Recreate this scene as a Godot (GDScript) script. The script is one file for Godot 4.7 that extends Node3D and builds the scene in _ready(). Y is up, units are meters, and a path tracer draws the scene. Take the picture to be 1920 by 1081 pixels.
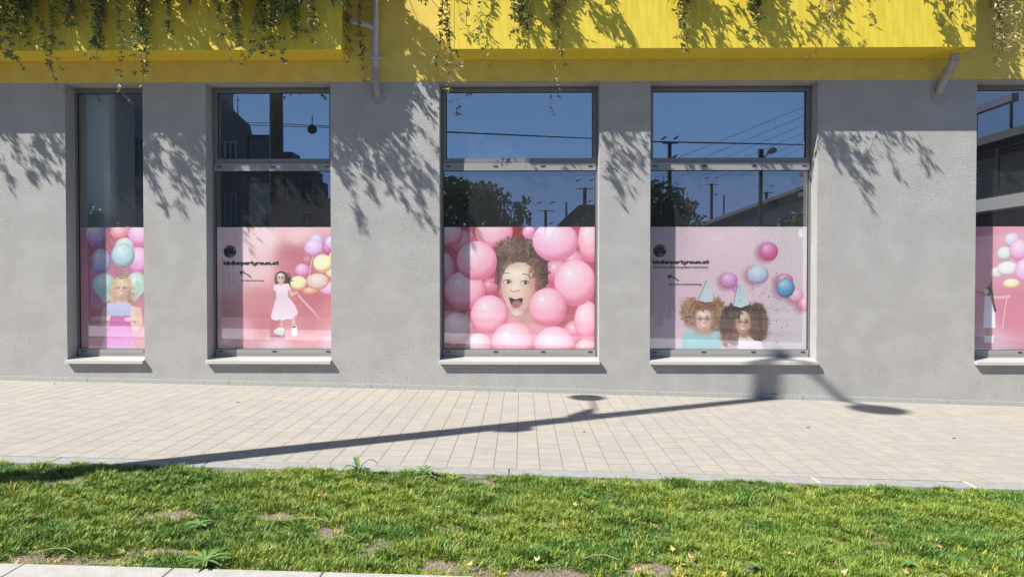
extends Node3D

# ---------------------------------------------------------------- helpers: naming and grouping
var used := {}
func numbered(called: String) -> String:
	if not used.has(called):
		used[called] = 0
		return called
	used[called] += 1
	return "%s_%03d" % [called, used[called]]

func tag(o: Node, label: String, category: String, group := "") -> void:
	o.set_meta("label", label)
	o.set_meta("category", category)
	if group != "":
		o.set_meta("group", group)

func thing(called: String, label: String, category: String, at := Vector3.ZERO, group := "") -> Node3D:
	var o := Node3D.new()
	o.name = numbered(called)
	add_child(o)
	o.position = at
	tag(o, label, category, group)
	return o

func part(called: String, mesh: Mesh, mat: Material, parent: Node, at := Vector3.ZERO, kind := "") -> MeshInstance3D:
	var o := MeshInstance3D.new()
	o.name = called if parent != self else numbered(called)
	o.mesh = mesh
	o.material_override = mat
	parent.add_child(o, true)
	o.position = at
	if kind != "":
		o.set_meta("kind", kind)
	return o

# ---------------------------------------------------------------- mesh builder
class MB:
	var v := PackedVector3Array()
	var n := PackedVector3Array()
	var c := PackedColorArray()
	var uv := PackedVector2Array()
	var col := Color.WHITE
	func tri(a: Vector3, b: Vector3, d: Vector3) -> void:   # clockwise seen from the front
		var nn := (d - a).cross(b - a).normalized()
		v.append_array([a, b, d])
		n.append_array([nn, nn, nn])
		c.append_array([col, col, col])
		uv.append_array([Vector2.ZERO, Vector2.ZERO, Vector2.ZERO])
	func quad(a: Vector3, b: Vector3, d: Vector3, e: Vector3) -> void:
		tri(a, b, d)
		tri(a, d, e)
	func hexa(p: Array) -> void:   # p: 4 bottom corners (counter-clockwise from above: -x-z, +x-z, +x+z, -x+z), 4 top
		quad(p[4], p[5], p[6], p[7])
		quad(p[3], p[2], p[1], p[0])
		quad(p[3], p[7], p[6], p[2])
		quad(p[1], p[5], p[4], p[0])
		quad(p[0], p[4], p[7], p[3])
		quad(p[2], p[6], p[5], p[1])
	func box(lo: Vector3, hi: Vector3) -> void:
		hexa([Vector3(lo.x, lo.y, lo.z), Vector3(hi.x, lo.y, lo.z), Vector3(hi.x, lo.y, hi.z), Vector3(lo.x, lo.y, hi.z),
			Vector3(lo.x, hi.y, lo.z), Vector3(hi.x, hi.y, lo.z), Vector3(hi.x, hi.y, hi.z), Vector3(lo.x, hi.y, hi.z)])
	func bevel_box(lo: Vector3, hi: Vector3, b: float) -> void:   # top edges chamfered
		var m := hi.y - b
		box(lo, Vector3(hi.x, m, hi.z))
		hexa([Vector3(lo.x, m, lo.z), Vector3(hi.x, m, lo.z), Vector3(hi.x, m, hi.z), Vector3(lo.x, m, hi.z),
			Vector3(lo.x + b, hi.y, lo.z + b), Vector3(hi.x - b, hi.y, lo.z + b), Vector3(hi.x - b, hi.y, hi.z - b), Vector3(lo.x + b, hi.y, hi.z - b)])
	func tube(pts: Array, radii: Array, sides := 8, caps := true) -> void:
		var rings := []
		var up := Vector3(0.137, 0.31, 0.94).normalized()
		for i in pts.size():
			var d: Vector3 = (pts[mini(i + 1, pts.size() - 1)] - pts[maxi(i - 1, 0)]).normalized()
			var s := d.cross(up)
			if s.length() < 0.05:
				s = d.cross(Vector3(1, 0, 0))
			s = s.normalized()
			var t := s.cross(d).normalized()
			var ring := []
			for k in sides:
				var a := TAU * k / sides
				ring.append([pts[i] + (s * cos(a) + t * sin(a)) * radii[i], s * cos(a) + t * sin(a)])
			rings.append(ring)
		for i in pts.size() - 1:
			for k in sides:
				var a = rings[i][k]
				var b = rings[i][(k + 1) % sides]
				var d = rings[i + 1][(k + 1) % sides]
				var e = rings[i + 1][k]
				v.append_array([a[0], b[0], d[0], a[0], d[0], e[0]])
				n.append_array([a[1], b[1], d[1], a[1], d[1], e[1]])
				for q in 6:
					c.append(col)
					uv.append(Vector2.ZERO)
		if caps:
			for k in sides:
				tri(pts[0], rings[0][(k + 1) % sides][0], rings[0][k][0])
				tri(pts[-1], rings[-1][k][0], rings[-1][(k + 1) % sides][0])
	func leaf(p: Vector3, d: Vector3, side: Vector3, l: float, w: float, fold := 0.25) -> void:
		var up := d.cross(side).normalized()
		var m := p + d * l * 0.45
		var a := m + side * w * 0.5 + up * w * fold
		var b := m - side * w * 0.5 + up * w * fold
		var t := p + d * l - up * l * 0.08
		tri(p, a, t)
		tri(p, t, b)
	func rect_uv(x0: float, y0: float, x1: float, y1: float, z: float) -> void:
		var s := v.size()
		quad(Vector3(x0, y0, z), Vector3(x0, y1, z), Vector3(x1, y1, z), Vector3(x1, y0, z))
		for i in 6:
			var q := v[s + i]
			uv[s + i] = Vector2((q.x - x0) / (x1 - x0), 1.0 - (q.y - y0) / (y1 - y0))
	func done() -> ArrayMesh:
		var a := []
		a.resize(Mesh.ARRAY_MAX)
		a[Mesh.ARRAY_VERTEX] = v
		a[Mesh.ARRAY_NORMAL] = n
		a[Mesh.ARRAY_COLOR] = c
		a[Mesh.ARRAY_TEX_UV] = uv
		var m := ArrayMesh.new()
		m.add_surface_from_arrays(Mesh.PRIMITIVE_TRIANGLES, a)
		return m

func box_mesh(lo: Vector3, hi: Vector3) -> ArrayMesh:
	var b := MB.new()
	b.box(lo, hi)
	return b.done()

# ---------------------------------------------------------------- materials
func lin(r: float, g: float, b: float) -> Color:
	return Color(r, g, b).linear_to_srgb()

func plain(c: Color, rough := 0.8, metal := 0.0) -> StandardMaterial3D:
	var m := StandardMaterial3D.new()
	m.albedo_color = c
	m.roughness = rough
	m.metallic = metal
	return m

func noise_tex(seed_: int, freq: float, oct: int, lo: Color, hi: Color, size := 512, mid := Color(-1, 0, 0), ty := FastNoiseLite.TYPE_SIMPLEX) -> NoiseTexture2D:
	var f := FastNoiseLite.new()
	f.seed = seed_
	f.frequency = freq
	f.fractal_octaves = oct
	f.noise_type = ty
	var t := NoiseTexture2D.new()
	t.width = size
	t.height = size
	t.seamless = true
	t.noise = f
	var g := Gradient.new()
	if mid.r >= 0.0:
		g.offsets = PackedFloat32Array([0.0, 0.5, 1.0])
		g.colors = PackedColorArray([lo, mid, hi])
	else:
		g.offsets = PackedFloat32Array([0.15, 0.85])
		g.colors = PackedColorArray([lo, hi])
	t.color_ramp = g
	return t

func normal_tex(seed_: int, freq: float, oct: int, strength: float, size := 512) -> NoiseTexture2D:
	var f := FastNoiseLite.new()
	f.seed = seed_
	f.frequency = freq
	f.fractal_octaves = oct
	var t := NoiseTexture2D.new()
	t.width = size
	t.height = size
	t.seamless = true
	t.noise = f
	t.as_normal_map = true
	t.bump_strength = strength
	return t

func surface(albedo: Texture2D, normal: Texture2D, scale: float, rough := 0.9, nscale := 1.0) -> StandardMaterial3D:
	var m := StandardMaterial3D.new()
	m.albedo_texture = albedo
	m.roughness = rough
	if normal:
		m.normal_enabled = true
		m.normal_texture = normal
		m.normal_scale = nscale
	m.uv1_triplanar = true
	m.uv1_world_triplanar = true
	m.uv1_scale = Vector3.ONE * scale
	return m

func vertex_mat(rough := 0.7, backlight := 0.0) -> StandardMaterial3D:
	var m := StandardMaterial3D.new()
	m.vertex_color_use_as_albedo = true
	m.roughness = rough
	m.cull_mode = BaseMaterial3D.CULL_DISABLED
	if backlight > 0.0:
		m.backlight_enabled = true
		m.backlight = Color(backlight, backlight, backlight * 0.6)
	return m

# the pavement falls gently towards the right
func gy(x: float) -> float:
	x = clampf(x, -14.0, 14.0)
	return -0.0237 * x - 0.0004 * x * x

var rng := RandomNumberGenerator.new()
func rr(a: float, b: float) -> float:
	return rng.randf_range(a, b)

# ---------------------------------------------------------------- the print on the posters
class Painter:
	var w: int
	var h: int
	var buf: PackedFloat32Array
	var ox := 0.0
	var oy := 0.0
	var k := 1.0
	var px0 := 0.0
	var py0 := 0.0
	var ts := 1.0
	var r := RandomNumberGenerator.new()
	func _init(x0: float, y0: float, x1: float, y1: float, scale: float, seed_: int) -> void:
		px0 = x0
		py0 = y0
		ts = scale
		w = int((x1 - x0) * scale)
		h = int((y1 - y0) * scale)
		buf.resize(w * h * 3)
		r.seed = seed_
	func view(x: float, y: float, kk: float) -> void:   # the drawing coordinates that follow
		ox = x
		oy = y
		k = kk
	func X(x: float) -> float:
		return (x / k + ox - px0) * ts
	func Y(y: float) -> float:
		return (y / k + oy - py0) * ts
	func S(s: float) -> float:
		return s / k * ts
	func put(i: int, c: Color, a: float) -> void:
		buf[i] += (c.r - buf[i]) * a
		buf[i + 1] += (c.g - buf[i + 1]) * a
		buf[i + 2] += (c.b - buf[i + 2]) * a
	func back(spots: Array) -> void:   # blends the colours of a few points, [x, y, colour]
		var n := 40
		var im := Image.create(n, n, false, Image.FORMAT_RGBF)
		for j in n:
			for i in n:
				var p := Vector2((i + 0.5) / n * w, (j + 0.5) / n * h)
				var s := Vector3.ZERO
				var t := 0.0
				for q in spots:
					var d := p.distance_squared_to(Vector2(X(q[0]), Y(q[1]))) / float(w * w) + 0.004
					var f := 1.0 / (d * d)
					s += Vector3(q[2].r, q[2].g, q[2].b) * f
					t += f
				s /= t
				im.set_pixel(i, j, Color(s.x, s.y, s.z))
		im.resize(w, h, Image.INTERPOLATE_CUBIC)
		var d2 := im.get_data().to_float32_array()
		buf = d2
	func ell(x: float, y: float, rx: float, ry: float, c: Color, a := 1.0, soft := 1.5, rot := 0.0, c2 := Color(-1, 0, 0)) -> void:
		var cx := X(x)
		var cy := Y(y)
		rx = S(rx)
		ry = S(ry)
		var m := maxf(rx, ry) + soft
		var ca := cos(rot)
		var sa := sin(rot)
		var e := minf(rx, ry) / soft
		for j in range(maxi(0, int(cy - m)), mini(h, int(cy + m) + 1)):
			for i in range(maxi(0, int(cx - m)), mini(w, int(cx + m) + 1)):
				var u := i + 0.5 - cx
				var q := j + 0.5 - cy
				var uu := (u * ca + q * sa) / rx
				var vv := (q * ca - u * sa) / ry
				var d := sqrt(uu * uu + vv * vv)
				var cov := clampf((1.0 - d) * e + 0.5, 0.0, 1.0)
				if cov > 0.0:
					put((j * w + i) * 3, c if c2.r < 0.0 else c.lerp(c2, clampf(0.5 + vv * 0.5, 0.0, 1.0)), cov * a)
	func balloon(x: float, y: float, rx: float, ry: float, c: Color, a := 1.0, rot := 0.0) -> void:
		var cx := X(x)
		var cy := Y(y)
		rx = S(rx)
		ry = S(ry)
		var m := maxf(rx, ry) + 1.0
		var e := minf(rx, ry) / 1.4
		var rim := Color(c.r * 0.94, c.g * 0.66, c.b * 0.76)
		var pale := c.lerp(Color(0.96, 0.92, 0.94), 0.45)
		for j in range(maxi(0, int(cy - m)), mini(h, int(cy + m) + 1)):
			for i in range(maxi(0, int(cx - m)), mini(w, int(cx + m) + 1)):
				var u := (i + 0.5 - cx) / rx
				var q := (j + 0.5 - cy) / ry
				var d := sqrt(u * u + q * q)
				var cov := clampf((1.0 - d) * e + 0.5, 0.0, 1.0)
				if cov <= 0.0:
					continue
				var z := sqrt(maxf(0.0, 1.0 - d * d))
				var l := clampf(-0.2 * u - 0.45 * q + 0.85 * z, 0.0, 1.0)
				var s := rim.lerp(c, smoothstep(0.0, 0.62, l)).lerp(pale, smoothstep(0.6, 1.0, l))
				var hx := u + 0.3
				var hy := q + 0.42
				s = s.lerp(Color(1, 1, 1), 0.5 * exp(-(hx * hx + hy * hy) * 60.0))
				put((j * w + i) * 3, s, cov * a)
	func poly(pts: Array, c: Color, a := 1.0, c2 := Color(-1, 0, 0)) -> void:
		var q := PackedVector2Array()
		var y0 := 1e9
		var y1 := -1e9
		for i in range(0, pts.size(), 2):
			var p := Vector2(X(pts[i]), Y(pts[i + 1]))
			q.append(p)
			y0 = minf(y0, p.y)
			y1 = maxf(y1, p.y)
		for j in range(maxi(0, int(y0)), mini(h, int(y1) + 1)):
			var acc := PackedFloat32Array()
			acc.resize(w)
			for sub in 4:
				var yy := j + (sub + 0.5) / 4.0
				var xs := []
				for i in q.size():
					var p := q[i]
					var e := q[(i + 1) % q.size()]
					if (p.y <= yy) != (e.y <= yy):
						xs.append(p.x + (yy - p.y) / (e.y - p.y) * (e.x - p.x))
				xs.sort()
				for i in range(0, xs.size() - 1, 2):
					var l: float = clampf(xs[i], 0.0, w)
					var rt: float = clampf(xs[i + 1], 0.0, w)
					for x in range(int(l), mini(w, int(rt) + 1)):
						acc[x] += clampf(minf(rt, x + 1.0) - maxf(l, x), 0.0, 1.0) * 0.25
			var cc := c if c2.r < 0.0 else c.lerp(c2, clampf((j - y0) / maxf(1.0, y1 - y0), 0.0, 1.0))
			for x in w:
				if acc[x] > 0.0:
					put((j * w + x) * 3, cc, acc[x] * a)
	func stroke(pts: Array, width: float, c: Color, a := 1.0) -> void:
		for s in range(0, pts.size() - 2, 2):
			var p := Vector2(X(pts[s]), Y(pts[s + 1]))
			var e := Vector2(X(pts[s + 2]), Y(pts[s + 3]))
			var hw := S(width) * 0.5
			var m := hw + 1.0
			for j in range(maxi(0, int(minf(p.y, e.y) - m)), mini(h, int(maxf(p.y, e.y) + m) + 1)):
				for i in range(maxi(0, int(minf(p.x, e.x) - m)), mini(w, int(maxf(p.x, e.x) + m) + 1)):
					var t := Vector2(i + 0.5, j + 0.5)
					var d := t.distance_to(Geometry2D.get_closest_point_to_segment(t, p, e))
					var cov := clampf(hw - d + 0.5, 0.0, minf(1.0, 2.0 * hw))
					if cov > 0.0:
						put((j * w + i) * 3, c, cov * a)
	func curls(x: float, y: float, rx: float, ry: float, n: int, len_: float, width: float, dark: Color, light: Color, a := 0.8) -> void:
		for i in n:
			var an := r.randf() * TAU
			var q := sqrt(r.randf())
			var p := Vector2(x + cos(an) * rx * q, y + sin(an) * ry * q)
			var d := an + r.randf_range(-1.4, 1.4)
			var bend := r.randf_range(-1.3, 1.3)
			var pts := [p.x, p.y]
			for s in 4:
				p += Vector2(cos(d), sin(d)) * len_ * 0.25
				d += bend
				pts.append_array([p.x, p.y])
			stroke(pts, width, dark.lerp(light, r.randf()), a)
	func shade(x: float, y: float, rx: float, ry: float, c: Color, a: float) -> void:   # a soft round patch
		ell(x, y, rx, ry, c, a, S(minf(rx, ry)) * 1.5)
	func face(x: float, y: float, rx: float, ry: float, skin: Color, dark: Color, brow: Color, tilt := 0.0) -> void:
		ell(x, y, rx, ry, skin, 1.0, 1.6)
		shade(x + rx * 0.75, y + ry * 0.1, rx * 0.55, ry * 1.0, dark, 0.6)
		shade(x - rx * 0.95, y + ry * 0.15, rx * 0.4, ry * 0.9, dark, 0.6)
		shade(x, y + ry * 0.98, rx * 0.8, ry * 0.3, dark, 0.6)
		shade(x - rx * 0.1, y - ry * 0.45, rx * 0.7, ry * 0.35, skin.lerp(Color.WHITE, 0.4), 0.6)
		var blush := skin.lerp(rgb8i(214, 110, 100), 0.4)
		for sd in [-1.0, 1.0]:
			var ex: float = x + sd * rx * 0.44 + tilt * rx
			shade(ex, y - ry * 0.06, rx * 0.36, ry * 0.15, dark.lerp(brow, 0.3), 0.75)
			shade(ex + sd * rx * 0.1, y + ry * 0.3, rx * 0.34, ry * 0.2, blush, 0.6)
			stroke([ex - rx * 0.2, y - ry * 0.03, ex - rx * 0.04, y - ry * 0.09, ex + rx * 0.2, y - ry * 0.03], rx * 0.1, brow.lerp(Color.BLACK, 0.4), 0.8)
			stroke([ex - rx * 0.24, y - ry * 0.22, ex, y - ry * 0.29, ex + rx * 0.22, y - ry * 0.23], rx * 0.08, brow, 0.6)
		var nx := x + tilt * rx * 1.1
		shade(nx + rx * 0.12, y + ry * 0.17, rx * 0.14, ry * 0.16, dark, 0.5)
		shade(nx - rx * 0.03, y + ry * 0.15, rx * 0.09, ry * 0.16, skin.lerp(Color.WHITE, 0.4), 0.5)
		stroke([nx - rx * 0.15, y + ry * 0.28, nx, y + ry * 0.31, nx + rx * 0.16, y + ry * 0.28], rx * 0.07, dark.lerp(rgb8i(120, 60, 50), 0.5), 0.6)
		poly([nx - rx * 0.46, y + ry * 0.43, nx - rx * 0.1, y + ry * 0.46, nx + rx * 0.46, y + ry * 0.42, nx + rx * 0.24, y + ry * 0.63, nx, y + ry * 0.68, nx - rx * 0.24, y + ry * 0.63], skin.lerp(rgb8i(176, 70, 70), 0.65), 0.9)
		poly([nx - rx * 0.38, y + ry * 0.455, nx, y + ry * 0.48, nx + rx * 0.38, y + ry * 0.445, nx + rx * 0.2, y + ry * 0.57, nx, y + ry * 0.595, nx - rx * 0.2, y + ry * 0.57], rgb8i(246, 240, 234), 0.95)
	func rgb8i(rr: int, g: int, b: int) -> Color:
		return Color(rr / 255.0, g / 255.0, b / 255.0)
	func soften(f: float) -> void:   # printed dots blur fine edges
		var im := Image.create_from_data(w, h, false, Image.FORMAT_RGBF, buf.to_byte_array())
		im.resize(int(w * f), int(h * f), Image.INTERPOLATE_LANCZOS)
		im.resize(w, h, Image.INTERPOLATE_CUBIC)
		buf = im.get_data().to_float32_array()
	func waves(x: float, y: float, fx: float, fy: float, rx: float, ry: float, n: int, len_: float, width: float, dark: Color, light: Color, a: float) -> void:   # locks swept away from (fx, fy)
		for i in n:
			var an := r.randf() * TAU
			var q := sqrt(r.randf())
			var p := Vector2(x + cos(an) * rx * q, y + sin(an) * ry * q)
			var d := (p - Vector2(fx, fy)).angle() + r.randf_range(-0.5, 0.5)
			var bend := r.randf_range(-0.55, 0.55)
			var pts := [p.x, p.y]
			for s in 5:
				p += Vector2(cos(d), sin(d)) * len_ * 0.2
				d += bend
				pts.append_array([p.x, p.y])
			stroke(pts, width * r.randf_range(0.6, 1.5), dark.lerp(light, pow(r.randf(), 1.6)), a)
	func texture(gain: float, sat := 1.0) -> ImageTexture:
		soften(0.62)
		var out := PackedByteArray()
		out.resize(w * h * 3)
		for i in range(0, w * h * 3, 3):
			var g := (buf[i] + buf[i + 1] + buf[i + 2]) / 3.0
			for q in 3:
				out[i + q] = int(clampf((g + (buf[i + q] - g) * sat) * gain, 0.0, 0.985) * 255.0)
		return ImageTexture.create_from_image(Image.create_from_data(w, h, false, Image.FORMAT_RGB8, out))

func rgb8(r: int, g: int, b: int) -> Color:
	return Color(r / 255.0, g / 255.0, b / 255.0)

# rounded letters of the address, as strokes on a box one unit high; baseline at y 1, descender to 1.35
func letters() -> Dictionary:
	return {
		"k": [0.72, [0.1, 0.1, 0.1, 1.0], [0.6, 0.45, 0.12, 0.72, 0.62, 1.0]],
		"i": [0.34, [0.15, 0.5, 0.15, 1.0], [0.15, 0.18, 0.16, 0.22]],
		"n": [0.72, [0.1, 0.5, 0.1, 1.0], [0.1, 0.68, 0.32, 0.48, 0.55, 0.6, 0.58, 1.0]],
		"d": [0.74, [0.35, 0.45, 0.1, 0.65, 0.16, 0.95, 0.42, 1.0, 0.6, 0.8, 0.5, 0.5, 0.2, 0.2, 0.55, 0.12]],
		"e": [0.72, [0.12, 0.75, 0.58, 0.7, 0.5, 0.5, 0.28, 0.48, 0.1, 0.72, 0.22, 0.98, 0.6, 0.95]],
		"r": [0.6, [0.1, 0.5, 0.12, 1.0], [0.12, 0.72, 0.3, 0.5, 0.52, 0.55]],
		"p": [0.74, [0.1, 0.5, 0.1, 1.35], [0.1, 0.65, 0.35, 0.48, 0.6, 0.65, 0.5, 0.95, 0.2, 0.98]],
		"a": [0.78, [0.58, 0.55, 0.3, 0.48, 0.1, 0.72, 0.2, 0.98, 0.42, 0.92, 0.6, 0.55, 0.6, 0.9, 0.7, 1.0]],
		"t": [0.64, [0.28, 0.15, 0.28, 0.9, 0.5, 1.0], [0.05, 0.5, 0.55, 0.46]],
		"y": [0.74, [0.08, 0.5, 0.18, 0.8, 0.35, 0.92, 0.58, 0.5], [0.58, 0.5, 0.5, 1.1, 0.3, 1.35, 0.1, 1.25]],
		"u": [0.76, [0.1, 0.5, 0.12, 0.85, 0.32, 1.0, 0.56, 0.85, 0.6, 0.5], [0.58, 0.8, 0.66, 1.0]],
		"m": [0.98, [0.1, 0.5, 0.1, 1.0], [0.1, 0.65, 0.28, 0.5, 0.44, 0.6, 0.46, 1.0], [0.46, 0.65, 0.64, 0.5, 0.8, 0.6, 0.86, 1.0]],
		".": [0.3, [0.12, 0.98, 0.1, 1.06]],
	}

func web_address(p: Painter, x: float, y: float, width: float, height: float, bold: float, ink: Color) -> void:
	var L := letters()
	var word := "kinderpartyraum.at"
	var total := 0.0
	for ch in word:
		total += L[ch][0]
	var sx := width / total
	for ch in word:
		for s in range(1, L[ch].size()):
			var pts := []
			for q in range(0, L[ch][s].size(), 2):
				pts.append(x + L[ch][s][q] * sx)
				pts.append(y + L[ch][s][q + 1] * height)
			p.stroke(pts, bold, ink)
		x += L[ch][0] * sx

func round_logo(p: Painter, x: float, y: float, r: float, ink: Color, ground: Color) -> void:
	p.ell(x, y, r, r, ink)
	# pale brush marks inside the disc: a cap at the top, sweeping lines lower right
	p.stroke([x - 0.75 * r, y - 0.55 * r, x - 0.35 * r, y - 0.72 * r, x + 0.3 * r, y - 0.7 * r, x + 0.6 * r, y - 0.5 * r], r * 0.1, ground, 0.8)
	p.stroke([x + 0.62 * r, y - 0.35 * r, x + 0.72 * r, y - 0.1 * r], r * 0.1, ground, 0.8)
	p.stroke([x + 0.95 * r, y - 0.62 * r, x + 0.78 * r, y - 0.3 * r], r * 0.16, ground)
	p.stroke([x - 0.3 * r, y + 0.45 * r, x + 0.2 * r, y + 0.72 * r, x + 0.75 * r, y + 0.72 * r], r * 0.09, ground, 0.8)
	p.stroke([x, y + 0.4 * r, x + 0.4 * r, y + 0.55 * r, x + 0.95 * r, y + 0.5 * r], r * 0.09, ground, 0.8)
	p.stroke([x - 0.1 * r, y + 0.95 * r, x - 0.02 * r, y + 0.86 * r, x + 0.6 * r, y + 0.95 * r], r * 0.08, ground)

func arrow(p: Painter, x0: float, y0: float, x1: float, y1: float, bold: float, ink: Color) -> void:
	p.stroke([x0, y0, lerpf(x0, x1, 0.25), lerpf(y0, y1, 0.45), lerpf(x0, x1, 0.55), lerpf(y0, y1, 0.8), x1, y1], bold, ink)
	var q := absf(x0 - x1)
	p.stroke([x1 + 0.34 * q, y1 - 0.1 * q, x1, y1, x1 + 0.16 * q, y1 + 0.24 * q], bold, ink)

func poster_garden_girl() -> Painter:      # first window: blond child with a box before balloons
	var p := Painter.new(149, 425, 271, 654.5, 2.2, 11)
	p.view(100, 420, 3.86)
	p.back([[200, 40, rgb8(178, 84, 112)], [640, 40, rgb8(206, 118, 140)], [200, 500, rgb8(190, 98, 128)], [640, 560, rgb8(206, 120, 146)], [200, 880, rgb8(186, 112, 144)], [640, 880, rgb8(214, 150, 172)]])
	p.balloon(293, 70, 65, 92, rgb8(176, 150, 212))
	p.balloon(450, 50, 62, 58, rgb8(232, 148, 166))
	p.balloon(580, 70, 78, 85, rgb8(228, 164, 218))
	p.balloon(325, 265, 66, 92, rgb8(150, 148, 206))
	p.balloon(480, 165, 62, 70, rgb8(196, 206, 208))
	p.balloon(570, 260, 70, 98, rgb8(224, 156, 214))
	p.balloon(470, 225, 76, 94, rgb8(160, 206, 214))
	p.balloon(345, 440, 76, 88, rgb8(150, 196, 190), 1.0)
	p.balloon(555, 440, 66, 96, rgb8(168, 210, 190))
	p.poly([285, 480, 345, 575, 420, 520, 400, 420], rgb8(152, 194, 190))
	p.poly([500, 520, 545, 560, 612, 470, 560, 400], rgb8(170, 208, 190))
	# hair, neck, shoulders
	p.ell(457, 470, 66, 92, rgb8(222, 196, 140))
	p.poly([400, 480, 380, 575, 415, 600, 425, 500], rgb8(214, 182, 122))
	p.poly([505, 470, 522, 560, 515, 600, 488, 560], rgb8(176, 132, 88))
	p.poly([425, 520, 490, 520, 498, 580, 560, 605, 575, 700, 350, 700, 365, 600, 420, 580], rgb8(226, 196, 178))
	p.face(455, 466, 48, 66, rgb8(238, 210, 188), rgb8(196, 140, 122), rgb8(150, 112, 80))
	p.curls(455, 408, 52, 20, 60, 34, 4, rgb8(190, 156, 100), rgb8(236, 214, 160), 0.6)
	p.curls(398, 520, 14, 60, 30, 50, 4, rgb8(176, 138, 84), rgb8(236, 210, 150), 0.6)
	p.curls(510, 520, 12, 50, 30, 50, 4, rgb8(150, 108, 66), rgb8(206, 166, 110), 0.6)
	p.poly([475, 296, 436, 388, 500, 392], rgb8(120, 104, 80))
	for i in 5:
		p.stroke([468 - i * 6, 318 + i * 15, 484 + i * 3, 326 + i * 15], 5, rgb8(226, 214, 190))
	p.shade(460, 545, 34, 20, rgb8(196, 150, 130), 0.7)
	p.stroke([565, 620, 572, 720, 545, 752, 480, 690], 40, rgb8(222, 186, 164))
	p.stroke([350, 620, 336, 720, 372, 745, 400, 690], 36, rgb8(206, 168, 160))
	p.poly([384, 665, 512, 665, 516, 720, 540, 900, 322, 900, 370, 740], rgb8(206, 74, 164), 1.0, rgb8(222, 150, 220))
	for i in 26:
		var x := 345.0 + i * 7.4
		p.stroke([430 + (x - 430) * 0.5, 735, x, 900], 3.0, rgb8(236, 190, 232) if i % 2 else rgb8(186, 92, 180), 0.45)
	p.poly([360, 572, 516, 572, 512, 664, 366, 664], rgb8(186, 190, 226), 1.0, rgb8(170, 186, 222))
	p.ell(500, 690, 26, 16, rgb8(228, 190, 170))
	return p

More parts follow.
